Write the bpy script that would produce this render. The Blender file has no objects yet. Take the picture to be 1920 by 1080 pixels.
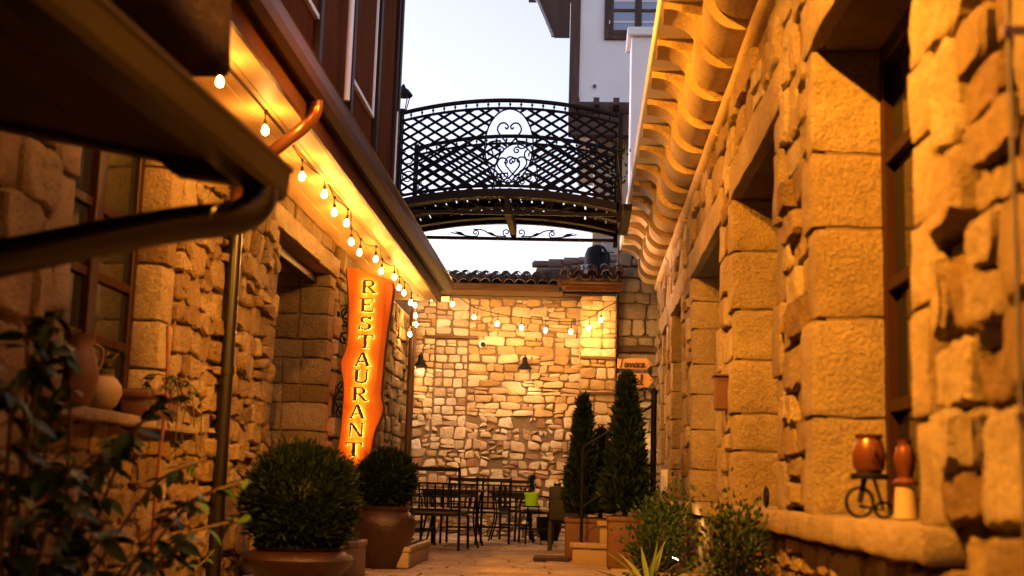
import bpy, bmesh, math, random
from mathutils import Vector, Matrix, noise
random.seed(11)
R = random.Random(5)
sc = bpy.context.scene
C = sc.collection

# ---------------------------------------------------------------- camera
cam_d = bpy.data.cameras.new('camera'); cam = bpy.data.objects.new('camera', cam_d); C.objects.link(cam); sc.camera = cam
cam.matrix_world = Matrix(((0.99811287, -0.02090748, 0.05773718, 0.0),
                           (0.05369567, -0.15898953, -0.985819, 0.0),
                           (0.0297906, 0.98705887, -0.15756686, 0.8),
                           (0, 0, 0, 1)))
cam_d.sensor_width = 36.0
cam_d.lens = 36.0 * 2350 / 1920
cam_d.clip_start = 0.05; cam_d.clip_end = 2000
cam_d.dof.use_dof = True; cam_d.dof.focus_distance = 17.0; cam_d.dof.aperture_fstop = 1.9

# ---------------------------------------------------------------- sky, sun, exposure
sc.view_settings.view_transform = 'Standard'; sc.view_settings.look = 'None'
sc.view_settings.exposure = 2.0; sc.view_settings.gamma = 1.0
SUN_EL, SUN_ROT = math.radians(3.0), math.radians(305)
world = bpy.data.worlds.new('World'); sc.world = world; world.use_nodes = True
wn = world.node_tree
sky = wn.nodes.new('ShaderNodeTexSky'); sky.sky_type = 'NISHITA'; sky.sun_disc = False
sky.sun_elevation = SUN_EL; sky.sun_rotation = SUN_ROT
hs = wn.nodes.new('ShaderNodeHueSaturation'); hs.inputs['Saturation'].default_value = 0.42
tint = wn.nodes.new('ShaderNodeMix'); tint.data_type = 'RGBA'; tint.blend_type = 'MULTIPLY'
tint.inputs[0].default_value = 1.0; tint.inputs[7].default_value = (0.96, 0.93, 1.22, 1)
wn.links.new(sky.outputs[0], hs.inputs['Color']); wn.links.new(hs.outputs[0], tint.inputs[6])
wn.links.new(tint.outputs[2], wn.nodes['Background'].inputs[0])
wn.nodes['Background'].inputs[1].default_value = 0.175
sun_d = bpy.data.lights.new('sun', 'SUN'); sun = bpy.data.objects.new('sun', sun_d); C.objects.link(sun)
sun_d.energy = 0.02; sun_d.angle = math.radians(10); sun_d.color = (1, .85, .7)
sdir = Vector((math.sin(SUN_ROT) * math.cos(SUN_EL), math.cos(SUN_ROT) * math.cos(SUN_EL), math.sin(SUN_EL)))
sun.rotation_euler = sdir.to_track_quat('Z', 'Y').to_euler()
sc.cycles.use_denoising = True
sc.cycles.max_bounces = 6; sc.cycles.diffuse_bounces = 4; sc.cycles.glossy_bounces = 3
sc.cycles.sample_clamp_indirect = 3.0
sc.cycles.caustics_reflective = False; sc.cycles.caustics_refractive = False

# ---------------------------------------------------------------- materials
MATS = {}
def newmat(name):
    m = bpy.data.materials.new(name); m.use_nodes = True
    nt = m.node_tree; MATS[name] = m
    return m, nt, nt.nodes['Principled BSDF']
def bumpy(nt, b, layers, strength, dist, coord='Object'):
    """layers: (scale, weight); returns last height socket"""
    tc = nt.nodes.new('ShaderNodeTexCoord')
    acc = None
    for sc_, wgt in layers:
        n = nt.nodes.new('ShaderNodeTexNoise'); n.inputs['Scale'].default_value = sc_
        n.inputs['Detail'].default_value = 8; n.inputs['Roughness'].default_value = .68
        nt.links.new(tc.outputs[coord], n.inputs['Vector'])
        mul = nt.nodes.new('ShaderNodeMath'); mul.operation = 'MULTIPLY'; mul.inputs[1].default_value = wgt
        nt.links.new(n.outputs['Fac'], mul.inputs[0])
        if acc is None: acc = mul.outputs[0]
        else:
            ad = nt.nodes.new('ShaderNodeMath'); ad.operation = 'ADD'
            nt.links.new(acc, ad.inputs[0]); nt.links.new(mul.outputs[0], ad.inputs[1]); acc = ad.outputs[0]
    bp = nt.nodes.new('ShaderNodeBump'); bp.inputs['Strength'].default_value = strength; bp.inputs['Distance'].default_value = dist
    nt.links.new(acc, bp.inputs['Height']); nt.links.new(bp.outputs[0], b.inputs['Normal'])
    return acc
def stone_mat(name, cols, rough=.9, bscale=9, bdist=.03, mott=.35, mcol=(.16, .11, .07)):
    m, nt, b = newmat(name)
    at = nt.nodes.new('ShaderNodeAttribute'); at.attribute_name = 'rnd'
    rp = nt.nodes.new('ShaderNodeValToRGB')
    el = rp.color_ramp.elements
    while len(el) < len(cols): el.new(.5)
    for i, c in enumerate(cols): el[i].position = i / (len(cols) - 1); el[i].color = (*c, 1)
    nt.links.new(at.outputs['Fac'], rp.inputs[0])
    h = bumpy(nt, b, ((bscale, .8), (bscale * 3.3, .6), (bscale * 9, .3)), 1.0, bdist)
    n2 = nt.nodes.new('ShaderNodeTexNoise'); n2.inputs['Scale'].default_value = bscale * .8; n2.inputs['Detail'].default_value = 6
    tc = nt.nodes.new('ShaderNodeTexCoord'); nt.links.new(tc.outputs['Object'], n2.inputs['Vector'])
    mr = nt.nodes.new('ShaderNodeMapRange'); mr.inputs[1].default_value = .45; mr.inputs[2].default_value = .75; mr.inputs[4].default_value = mott
    nt.links.new(n2.outputs['Fac'], mr.inputs[0])
    mx = nt.nodes.new('ShaderNodeMix'); mx.data_type = 'RGBA'
    nt.links.new(mr.outputs[0], mx.inputs[0]); nt.links.new(rp.outputs[0], mx.inputs[6]); mx.inputs[7].default_value = (*mcol, 1)
    n3 = nt.nodes.new('ShaderNodeTexNoise'); n3.inputs['Scale'].default_value = bscale * 5.5; n3.inputs['Detail'].default_value = 8; n3.inputs['Roughness'].default_value = .75
    nt.links.new(tc.outputs['Object'], n3.inputs['Vector'])
    r3 = nt.nodes.new('ShaderNodeMapRange'); r3.inputs[1].default_value = .32; r3.inputs[2].default_value = .68; r3.inputs[3].default_value = .62; r3.inputs[4].default_value = 1.22
    nt.links.new(n3.outputs['Fac'], r3.inputs[0])
    n4 = nt.nodes.new('ShaderNodeTexNoise'); n4.inputs['Scale'].default_value = 1.1; n4.inputs['Detail'].default_value = 6
    nt.links.new(tc.outputs['Object'], n4.inputs['Vector'])
    r4 = nt.nodes.new('ShaderNodeMapRange'); r4.inputs[1].default_value = .35; r4.inputs[2].default_value = .65; r4.inputs[3].default_value = .72; r4.inputs[4].default_value = 1.08
    nt.links.new(n4.outputs['Fac'], r4.inputs[0])
    mm = nt.nodes.new('ShaderNodeMath'); mm.operation = 'MULTIPLY'; nt.links.new(r3.outputs[0], mm.inputs[0]); nt.links.new(r4.outputs[0], mm.inputs[1])
    m5 = nt.nodes.new('ShaderNodeVectorMath'); m5.operation = 'SCALE'; nt.links.new(mx.outputs[2], m5.inputs[0]); nt.links.new(mm.outputs[0], m5.inputs['Scale'])
    nt.links.new(m5.outputs[0], b.inputs['Base Color'])
    b.inputs['Roughness'].default_value = rough; b.inputs['Specular IOR Level'].default_value = .15
    return m
def plain(name, col, rough=.6, metal=0, bump=None, var=None, spec=.5):
    m, nt, b = newmat(name)
    b.inputs['Base Color'].default_value = (*col, 1); b.inputs['Roughness'].default_value = rough; b.inputs['Metallic'].default_value = metal
    b.inputs['Specular IOR Level'].default_value = spec
    if bump: bumpy(nt, b, ((bump[0], 1), (bump[0] * 4, .4)), bump[1], bump[2])
    if var:
        tc = nt.nodes.new('ShaderNodeTexCoord'); n = nt.nodes.new('ShaderNodeTexNoise'); n.inputs['Scale'].default_value = var[0]; n.inputs['Detail'].default_value = 5
        nt.links.new(tc.outputs['Object'], n.inputs['Vector'])
        rp = nt.nodes.new('ShaderNodeValToRGB'); rp.color_ramp.elements[0].position = .3; rp.color_ramp.elements[1].position = .7
        rp.color_ramp.elements[0].color = (*col, 1); rp.color_ramp.elements[1].color = (*var[1], 1)
        nt.links.new(n.outputs['Fac'], rp.inputs[0]); nt.links.new(rp.outputs[0], b.inputs['Base Color'])
    return m
def wood(name, c1, c2, axis='Y', rough=.6, scale=6):
    m, nt, b = newmat(name)
    tc = nt.nodes.new('ShaderNodeTexCoord'); mp = nt.nodes.new('ShaderNodeMapping')
    s = {'X': (.12, 1, 1), 'Y': (1, .12, 1), 'Z': (1, 1, .12)}[axis]
    mp.inputs['Scale'].default_value = s
    nt.links.new(tc.outputs['Object'], mp.inputs[0])
    n = nt.nodes.new('ShaderNodeTexNoise'); n.inputs['Scale'].default_value = scale; n.inputs['Detail'].default_value = 8; n.inputs['Distortion'].default_value = .6
    nt.links.new(mp.outputs[0], n.inputs['Vector'])
    rp = nt.nodes.new('ShaderNodeValToRGB'); rp.color_ramp.elements[0].position = .3; rp.color_ramp.elements[1].position = .7
    rp.color_ramp.elements[0].color = (*c1, 1); rp.color_ramp.elements[1].color = (*c2, 1)
    nt.links.new(n.outputs['Fac'], rp.inputs[0]); nt.links.new(rp.outputs[0], b.inputs['Base Color'])
    bp = nt.nodes.new('ShaderNodeBump'); bp.inputs['Strength'].default_value = .4; bp.inputs['Distance'].default_value = .01
    nt.links.new(n.outputs['Fac'], bp.inputs['Height']); nt.links.new(bp.outputs[0], b.inputs['Normal'])
    b.inputs['Roughness'].default_value = rough; b.inputs['Specular IOR Level'].default_value = .12
    return m
def emit(name, col, strength):
    m, nt, b = newmat(name)
    b.inputs['Base Color'].default_value = (*col, 1); b.inputs['Emission Color'].default_value = (*col, 1); b.inputs['Emission Strength'].default_value = strength
    return m
def leafmat(name, c1, c2, trans=.25):
    m, nt, b = newmat(name)
    at = nt.nodes.new('ShaderNodeAttribute'); at.attribute_name = 'rnd'
    rp = nt.nodes.new('ShaderNodeValToRGB'); rp.color_ramp.elements[0].color = (*c1, 1); rp.color_ramp.elements[1].color = (*c2, 1)
    nt.links.new(at.outputs['Fac'], rp.inputs[0]); nt.links.new(rp.outputs[0], b.inputs['Base Color'])
    b.inputs['Roughness'].default_value = .45; b.inputs['Transmission Weight'].default_value = 0
    b.inputs['Specular IOR Level'].default_value = .12
    return m

stone_mat('stone_right', [(.36, .25, .13), (.54, .41, .25), (.62, .50, .33), (.44, .30, .15), (.30, .19, .09), (.56, .42, .24)], bscale=11, bdist=.10, mott=.4)
stone_mat('stone_block', [(.48, .37, .23), (.54, .42, .27), (.46, .34, .20)], bscale=11, bdist=.085, mott=.35)
stone_mat('stone_corbel', [(.50, .35, .17), (.58, .42, .22), (.54, .38, .19)], bscale=8, bdist=.02, mott=.25, mcol=(.4, .28, .14))
stone_mat('stone_left', [(.50, .37, .20), (.34, .22, .10), (.58, .46, .28), (.28, .18, .08), (.46, .33, .17)], bscale=11, bdist=.08, mott=.4)
stone_mat('stone_back', [(.72, .64, .52), (.36, .25, .15), (.80, .73, .62), (.50, .35, .21), (.74, .65, .52), (.30, .16, .08), (.66, .55, .42)], bscale=9, bdist=.03, mott=.3)
stone_mat('stone_upper', [(.56, .40, .20), (.42, .25, .09), (.70, .60, .43), (.50, .33, .15), (.62, .49, .30), (.36, .22, .09)], bscale=9, bdist=.02, mott=.3)
stone_mat('stone_dark', [(.36, .30, .23), (.28, .22, .16), (.42, .35, .27)], bscale=9, bdist=.03, mott=.45, mcol=(.1, .08, .06))
stone_mat('paving', [(.34, .26, .19), (.40, .31, .23), (.29, .21, .15), (.44, .35, .26)], bscale=6, bdist=.012, mott=.4, rough=.75)
stone_mat('tile_clay', [(.16, .085, .055), (.22, .13, .085), (.12, .075, .055), (.27, .18, .125)], bscale=14, bdist=.006, mott=.5, mcol=(.09, .07, .06))
plain('mortar', (.30, .22, .13), .95, bump=(14, .8, .02), var=(5, (.22, .155, .09)), spec=.1)
plain('mortar_dark', (.17, .125, .085), .95, bump=(14, .8, .02), var=(5, (.11, .08, .055)), spec=.1)
plain('mortar_grey', (.20, .145, .095), .95, bump=(14, .8, .02), var=(5, (.14, .10, .065)), spec=.1)
plain('joint_sand', (.13, .095, .065), .95, bump=(20, .6, .01), spec=.1)
plain('earth', (.16, .12, .085), .95, bump=(6, .6, .03), spec=.1)
plain('plaster_white', (.78, .78, .78), .85, bump=(18, .15, .004), var=(1.3, (.70, .70, .71)), spec=.2)
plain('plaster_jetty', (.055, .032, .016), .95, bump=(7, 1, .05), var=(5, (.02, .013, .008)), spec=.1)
plain('iron', (.006, .006, .009), .6, .0, bump=(40, .3, .003), spec=.12)
plain('iron_chair', (.007, .007, .008), .5, 0, spec=.15)
plain('gutter_brown', (.055, .024, .009), .34, .0, bump=(12, .15, .004), var=(4, (.040, .018, .007)), spec=.3)
plain('pipe_black', (.006, .004, .003), .33, 0, bump=(20, .1, .003))
plain('copper_brown', (.28, .11, .035), .3, .7, bump=(15, .2, .004))
plain('copper_bright', (.15, .05, .022), .3, .5, bump=(20, .15, .003))
plain('glass_dark', (.012, .012, .014), .06, 0, spec=.6)
plain('glass_sky', (.20, .26, .36), .04, 0, spec=.9)
plain('clay_pot', (.045, .017, .008), .33, 0, bump=(7, .6, .02), var=(5, (.028, .013, .007)))
plain('clay_red', (.085, .030, .014), .65, 0, bump=(12, .5, .01), var=(5, (.10, .04, .02)))
plain('pot_beige', (.24, .175, .11), .7, 0, bump=(15, .3, .005))
plain('pot_cream', (.34, .26, .17), .6, 0, bump=(15, .3, .005))
plain('pot_green', (.30, .72, .01), .4)
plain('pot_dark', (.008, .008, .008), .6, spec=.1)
plain('soil', (.03, .02, .013), .95, bump=(40, 1, .02))
plain('cushion', (.32, .29, .27), .9, bump=(60, .4, .004))
plain('wicker', (.009, .007, .006), .6, bump=(70, .8, .006))
plain('white_plastic', (.75, .73, .7), .4)
plain('black_plastic', (.015, .015, .015), .35)
plain('cable', (.012, .01, .009), .5)
plain('trim_white', (.62, .61, .64), .5, bump=(30, .2, .003))
plain('bark', (.10, .065, .035), .9, bump=(20, 1, .01))
plain('stem_red', (.22, .06, .03), .6)
plain('conduit_metal', (.26, .23, .20), .45, .4)
plain('letter_dark', (.035, .013, .006), .5)
plain('grey_metal', (.25, .26, .28), .4, .3)
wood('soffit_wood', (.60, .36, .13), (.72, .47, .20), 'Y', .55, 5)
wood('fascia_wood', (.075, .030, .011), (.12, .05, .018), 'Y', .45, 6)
wood('panel_wood', (.055, .014, .004), (.095, .027, .007), 'Z', .85, 7)
wood('frame_wood', (.014, .0055, .003), (.026, .010, .005), 'Z', .45, 8)
MATS['panel_wood'].node_tree.nodes['Principled BSDF'].inputs['Specular IOR Level'].default_value = .02
MATS['fascia_wood'].node_tree.nodes['Principled BSDF'].inputs['Specular IOR Level'].default_value = .05
wood('house_wood', (.065, .038, .030), (.11, .066, .05), 'Z', .6, 6)
wood('beam_wood', (.09, .055, .03), (.15, .09, .05), 'X', .8, 7)
wood('dark_plank', (.030, .018, .010), (.055, .032, .017), 'Y', .7, 6)
wood('bridge_plank', (.010, .006, .003), (.018, .010, .005), 'Y', .7, 6)
wood('sign_wood', (.30, .060, .007), (.60, .185, .032), 'Z', .5, 8)
plain('bark_edge', (.05, .02, .008), .9, bump=(20, 1, .01))
plain('gutter_dark', (.010, .005, .002), .26, 0, bump=(10, .2, .004))
wood('arrow_wood', (.58, .26, .08), (.68, .36, .14), 'X', .6, 6)
AMBER = (1.0, .48, .11); WARM = (1.0, .56, .20)
emit('bulb_amber', (1.0, .45, .09), 100)
emit('bulb_warm', (1.0, .50, .13), 155)
emit('bulb_lamp', (1.0, .66, .34), 60)
emit('letter_glow', (1.0, .48, .09), 9)
emit('added_flood_face', (1.0, .50, .13), 12)  # lens glow of the added fill lamps
leafmat('thuja', (.005, .010, .003), (.014, .026, .008))
leafmat('cypress', (.005, .011, .004), (.015, .027, .010))
leafmat('bush_leaf', (.014, .034, .006), (.045, .08, .018))
leafmat('vine_leaf', (.012, .034, .006), (.045, .10, .018))
leafmat('yucca_leaf', (.05, .09, .018), (.20, .23, .06))

# ---------------------------------------------------------------- mesh helpers
GROUPS = {'planter_box': 'planters along the alley', 'cypress': 'cypresses by the steps', 'bush': 'leafy bushes along the alley', 'wall_lamp': 'bell wall lamps on the rubble wall',
          'added_floodlight': 'added amber fill lamps', 'arrow_sign': 'wooden arrow signs', 'clay_jar': 'clay jars along the left wall', 'thuja_ball': 'clipped thuja balls', 'string_lights': 'bulb strings',
          'metal_table': 'black metal patio tables', 'ground_spotlight': 'small garden spotlights'}
def root(name, loc, label, cat, group=None):
    group = group or GROUPS.get(name)
    o = bpy.data.objects.new(name, None); C.objects.link(o); o.location = loc; o.empty_display_size = .1
    o['label'] = label; o['category'] = cat
    if group: o['group'] = group
    return o
def base_of(p):
    v = Vector((0, 0, 0))
    while p is not None: v += p.location; p = p.parent
    return v
def mk(name, verts, faces, mat, parent=None, smooth=False, rnd=None, bevel=0, label=None):
    b = base_of(parent)
    me = bpy.data.meshes.new(name)
    me.from_pydata([(v[0] - b.x, v[1] - b.y, v[2] - b.z) for v in verts], [], faces)
    if bevel or True:
        bm = bmesh.new(); bm.from_mesh(me)
        if bevel: bmesh.ops.bevel(bm, geom=list(bm.edges), offset=bevel, segments=1, affect='EDGES', clamp_overlap=True)
        if len(bm.faces) < 3000: bmesh.ops.recalc_face_normals(bm, faces=list(bm.faces))
        bm.to_mesh(me); bm.free()
    if rnd is not None:
        a = me.attributes.new('rnd', 'FLOAT', 'POINT')
        if isinstance(rnd, (int, float)): rnd = [rnd] * len(me.vertices)
        a.data.foreach_set('value', rnd)
    if smooth:
        me.polygons.foreach_set('use_smooth', [True] * len(me.polygons))
        me.set_sharp_from_angle(angle=math.radians(36 if rnd is not None else 50))
    me.materials.append(MATS[mat])
    o = bpy.data.objects.new(name, me); C.objects.link(o); o.parent = parent
    if label: o['label'] = label
    return o
def tag(o, label, cat, group=None, kind=None):
    o['label'] = label; o['category'] = cat
    if group: o['group'] = group
    if kind: o['kind'] = kind
    return o
class MB:
    def __init__(s): s.v = []; s.f = []; s.r = []
    def add(s, v, f, r=None):
        n = len(s.v); s.v += [tuple(p) for p in v]; s.f += [tuple(i + n for i in q) for q in f]
        if r is not None: s.r += [r] * len(v)
        return s
    def box(s, x0, x1, y0, y1, z0, z1):
        return s.add([(x0, y0, z0), (x1, y0, z0), (x1, y1, z0), (x0, y1, z0), (x0, y0, z1), (x1, y0, z1), (x1, y1, z1), (x0, y1, z1)],
                     [(0, 3, 2, 1), (4, 5, 6, 7), (0, 1, 5, 4), (1, 2, 6, 5), (2, 3, 7, 6), (3, 0, 4, 7)])
    def tube(s, pts, r, n=6, cap=True):
        pts = [Vector(p) for p in pts]
        rs = r if isinstance(r, (list, tuple)) else [r] * len(pts)
        rings = []; up = None
        for i, p in enumerate(pts):
            d = (pts[min(i + 1, len(pts) - 1)] - pts[max(i - 1, 0)])
            if d.length < 1e-9: d = Vector((0, 0, 1))
            d.normalize()
            if up is None: up = Vector((0, 0, 1)) if abs(d.z) < .9 else Vector((1, 0, 0))
            a = d.cross(up)
            if a.length < 1e-6: a = d.cross(Vector((0, 1, 0)))
            a.normalize(); b = a.cross(d).normalized(); up = b
            rings.append([p + a * (rs[i] * math.cos(2 * math.pi * k / n)) + b * (rs[i] * math.sin(2 * math.pi * k / n)) for k in range(n)])
        v = [q for rg in rings for q in rg]; f = []
        for i in range(len(pts) - 1):
            for k in range(n): f.append((i * n + k, i * n + (k + 1) % n, (i + 1) * n + (k + 1) % n, (i + 1) * n + k))
        if cap: f.append(tuple(range(n))[::-1]); f.append(tuple(range((len(pts) - 1) * n, len(pts) * n)))
        return s.add(v, f)
    def lathe(s, prof, c, n=20):
        """prof: (r, z) pairs"""
        v = []; f = []
        for r, z in prof:
            for k in range(n): t = 2 * math.pi * k / n; v.append((c[0] + r * math.cos(t), c[1] + r * math.sin(t), c[2] + z))
        for i in range(len(prof) - 1):
            for k in range(n): f.append((i * n + k, i * n + (k + 1) % n, (i + 1) * n + (k + 1) % n, (i + 1) * n + k))
        f.append(tuple(range(n))[::-1]); f.append(tuple(range((len(prof) - 1) * n, len(prof) * n)))
        return s.add(v, f)
    def prism(s, poly, fr, w0, w1):
        n = len(poly)
        v = [fr(u, q, w0) for u, q in poly] + [fr(u, q, w1) for u, q in poly]
        f = [tuple(range(n))[::-1], tuple(range(n, 2 * n))] + [(i, (i + 1) % n, n + (i + 1) % n, n + i) for i in range(n)]
        return s.add(v, f)
    def build(s, name, mat, parent=None, smooth=False, bevel=0, rnd=None, label=None):
        return mk(name, s.v, s.f, mat, parent, smooth, s.r if s.r else rnd, bevel, label)
def box(name, x0, x1, y0, y1, z0, z1, mat, parent=None, bevel=0, rnd=None):
    return MB().box(x0, x1, y0, y1, z0, z1).build(name, mat, parent, bevel=bevel, rnd=rnd)
def tube(name, pts, r, mat, parent=None, n=8, smooth=True): return MB().tube(pts, r, n).build(name, mat, parent, smooth)
def catmull(pts, k=8):
    pts = [Vector(p) for p in pts]; out = []
    for i in range(len(pts) - 1):
        p0, p1, p2, p3 = pts[max(i - 1, 0)], pts[i], pts[i + 1], pts[min(i + 2, len(pts) - 1)]
        for j in range(k):
            t = j / k
            out.append(.5 * ((2 * p1) + (p2 - p0) * t + (2 * p0 - 5 * p1 + 4 * p2 - p3) * t * t + (3 * p1 - p0 - 3 * p2 + p3) * t ** 3))
    return out + [pts[-1]]
def rockbox(x0, x1, y0, y1, z0, z1, r=.02, seg=.1, amp=.012, freq=4.0):
    c = Vector(((x0 + x1) / 2, (y0 + y1) / 2, (z0 + z1) / 2)); h = [(x1 - x0) / 2, (y1 - y0) / 2, (z1 - z0) / 2]
    r = min(r, min(h) * .8)
    ax = []
    for e in h:
        n = max(1, int(round((2 * e - 2 * r) / seg)))
        ax.append([-e] + [-e + r + (2 * e - 2 * r) * i / n for i in range(n + 1)] + [e])
    idx = {}; V = []; F = []
    def vid(i, j, k):
        key = (i, j, k)
        if key not in idx:
            q = Vector((ax[0][i], ax[1][j], ax[2][k]))
            inner = Vector([max(-h[a] + r, min(h[a] - r, q[a])) for a in range(3)])
            d = q - inner
            if d.length > 1e-9: q = inner + d.normalized() * r
            p = c + q
            if amp:
                nv = noise.noise_vector(p * freq + Vector((3.1, 7.7, 1.3))) * amp + noise.noise_vector(p * freq * 3.1) * (amp * .4)
                p = p + nv
            idx[key] = len(V); V.append(p)
        return idx[key]
    nx, ny, nz = len(ax[0]), len(ax[1]), len(ax[2])
    for (A, Bn, fn) in ((nx, ny, lambda i, j, s: (i, j, (nz - 1) * s)), (ny, nz, lambda i, j, s: ((nx - 1) * s, i, j)), (nx, nz, lambda i, j, s: (i, (ny - 1) * s, j))):
        for s in (0, 1):
            for i in range(A - 1):
                for j in range(Bn - 1):
                    F.append((vid(*fn(i, j, s)), vid(*fn(i + 1, j, s)), vid(*fn(i + 1, j + 1, s)), vid(*fn(i, j + 1, s))))
    return V, F
def rock(name, ext, mat, parent, r=.02, seg=.1, amp=.012, freq=4.0, rnd=None):
    v, f = rockbox(*ext, r=r, seg=seg, amp=amp, freq=freq)
    return mk(name, v, f, mat, parent, True, R.random() if rnd is None else rnd)

# ---- stone layouts (u along the wall, v up)
def coursed(u0, u1, v0, v1, hr, wr, jit=.02, split=.3):
    out = []; v = v0
    while v < v1 - .02:
        h = R.uniform(*hr)
        if v1 - (v + h) < hr[0] * .6: h = v1 - v
        u = u0 - R.uniform(0, wr[0] * .2)
        while u < u1 - .02:
            w = R.uniform(*wr)
            if u1 - (u + w) < wr[0] * .5: w = u1 - u
            a, b = max(u, u0), min(u + w, u1)
            def q(x0, x1, y0, y1):
                j = lambda e: R.uniform(-jit, jit) if e else 0
                out.append([(x0 + j(x0 > u0), y0 + j(1)), (x1 + j(x1 < u1), y0 + j(1)), (x1 + j(x1 < u1), y1 + j(1)), (x0 + j(x0 > u0), y1 + j(1))])
            if R.random() < split and h > hr[0] * 1.1:
                t = R.uniform(.4, .65)
                if R.random() < .6 or b - a < wr[0] * 1.3: q(a, b, v, v + h * t); q(a, b, v + h * t, v + h)
                else:
                    m = a + (b - a) * R.uniform(.35, .65); q(a, b, v, v + h * t); q(a, m, v + h * t, v + h); q(m, b, v + h * t, v + h)
            else: q(a, b, v, v + h)
            u += w
        v += h
    return out
def clip(poly, nx, ny, d):
    out = []
    for i in range(len(poly)):
        p, q = poly[i], poly[(i + 1) % len(poly)]
        a, b = nx * p[0] + ny * p[1] - d, nx * q[0] + ny * q[1] - d
        if a <= 0: out.append(p)
        if (a < 0 < b) or (b < 0 < a):
            t = a / (a - b); out.append((p[0] + (q[0] - p[0]) * t, p[1] + (q[1] - p[1]) * t))
    return out
def voron(u0, u1, v0, v1, cw, ch, jit=.42):
    """irregular rubble: Voronoi cells of a jittered brick grid, flattened"""
    S = []; rows = max(1, round((v1 - v0) / ch)); 
    for i in range(rows):
        cols = max(1, round((u1 - u0) / cw))
        for j in range(cols):
            if R.random() < .12: continue
            S.append((u0 + (j + .5 + (.25 if i % 2 else -.25) + R.uniform(-jit, jit)) * (u1 - u0) / cols, v0 + (i + .5 + R.uniform(-jit, jit)) * (v1 - v0) / rows))
    k = cw / ch; out = []
    for (a, b) in S:
        poly = [(u0, v0 * k), (u1, v0 * k), (u1, v1 * k), (u0, v1 * k)]
        for (c, d) in S:
            dx, dy = c - a, (d - b) * k
            if (dx or dy) and abs(dx) < 3 * cw and abs(dy) < 3 * cw:
                poly = clip(poly, dx, dy, dx * (a + c) / 2 + dy * (b + d) * k / 2)
                if len(poly) < 3: break
        if len(poly) >= 3: out.append([(p[0], p[1] / k) for p in poly])
    return out
def area(p): return abs(sum(p[i][0] * p[(i + 1) % len(p)][1] - p[(i + 1) % len(p)][0] * p[i][1] for i in range(len(p)))) / 2
def stone_geo(poly, fr, depth, gap=.012, fine=False):
    cx = sum(p[0] for p in poly) / len(poly); cy = sum(p[1] for p in poly) / len(poly)
    def ins(pts, g):
        o = []
        for x, y in pts:
            dx, dy = x - cx, y - cy; l = math.hypot(dx, dy) or 1
            m = max(l - g * 1.35, l * .35); o.append((cx + dx / l * m, cy + dy / l * m))
        return o
    pts = ins(poly, gap)
    q = []
    for i in range(len(pts)):
        a, b = pts[i], pts[(i + 1) % len(pts)]; t = R.uniform(.08, .2)
        q.append((a[0] + (b[0] - a[0]) * t, a[1] + (b[1] - a[1]) * t)); t = R.uniform(.8, .92)
        q.append((a[0] + (b[0] - a[0]) * t, a[1] + (b[1] - a[1]) * t))
    seg = .05 if fine else .13; pts = []
    for i in range(len(q)):
        a, b = q[i], q[(i + 1) % len(q)]; L = math.hypot(a[0] - b[0], a[1] - b[1]); n = max(1, int(L / seg))
        for k in range(n):
            t = k / n; jj = (.010 if fine else .009) if k else .003
            pts.append((a[0] + (b[0] - a[0]) * t + R.uniform(-jj, jj), a[1] + (b[1] - a[1]) * t + R.uniform(-jj, jj)))
    n = len(pts); ox, oy = R.uniform(0, 50), R.uniform(0, 50); tx, ty = R.uniform(-.07, .07), R.uniform(-.07, .07)
    def hgt(x, y, s):
        z = noise.noise(Vector((x * 5 + ox, y * 5 + oy, 0))) * .011 + noise.noise(Vector((x * 13 + ox, y * 13, oy))) * .009 + noise.noise(Vector((x * 31 + ox, y * 31, oy))) * .006
        return depth * s + z * (1 if s > .9 else .4) + ((x - cx) * tx + (y - cy) * ty) * s
    rings = [[(x, y, -.03) for x, y in pts], [(x, y, hgt(x, y, .74)) for x, y in pts],
             [(x, y, hgt(x, y, .97) + R.uniform(-.004, .004)) for x, y in ins(pts, .011)]]
    for s in ((.86, .7, .54, .38, .2) if fine else (.55,)):
        rings.append([(cx + (x - cx) * s, cy + (y - cy) * s, hgt(cx + (x - cx) * s, cy + (y - cy) * s, 1.05)) for x, y in pts])
    V = [fr(*p) for rg in rings for p in rg] + [fr(cx, cy, hgt(cx, cy, 1.08))]
    F = []
    for i in range(len(rings) - 1):
        for k in range(n): F.append((i * n + k, i * n + (k + 1) % n, (i + 1) * n + (k + 1) % n, (i + 1) * n + k))
    b = (len(rings) - 1) * n; c = len(V) - 1
    for k in range(n): F.append((b + k, b + (k + 1) % n, c))
    return V, F
def lay_stones(polys, fr, mat, parent, depth=(.03, .06), gap=.012, limit=300, key=None, fine=lambda p: False, name='stone'):
    """the largest-looking stones as objects of their own, the rest as one joined part"""
    key = key or (lambda p: area(p))
    polys = sorted([p for p in polys if area(p) > .003], key=key, reverse=True)
    for p in polys[:limit]:
        v, f = stone_geo(p, fr, R.uniform(*depth), gap, fine(p)); mk(name, v, f, mat, parent, True, R.random())
    if polys[limit:]:
        mb = MB()
        for p in polys[limit:]:
            v, f = stone_geo(p, fr, R.uniform(*depth), gap); mb.add(v, f, R.random())
        o = mk(name + '_rubble', mb.v, mb.f, mat, parent, True, mb.r); o['kind'] = 'stuff'

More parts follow.
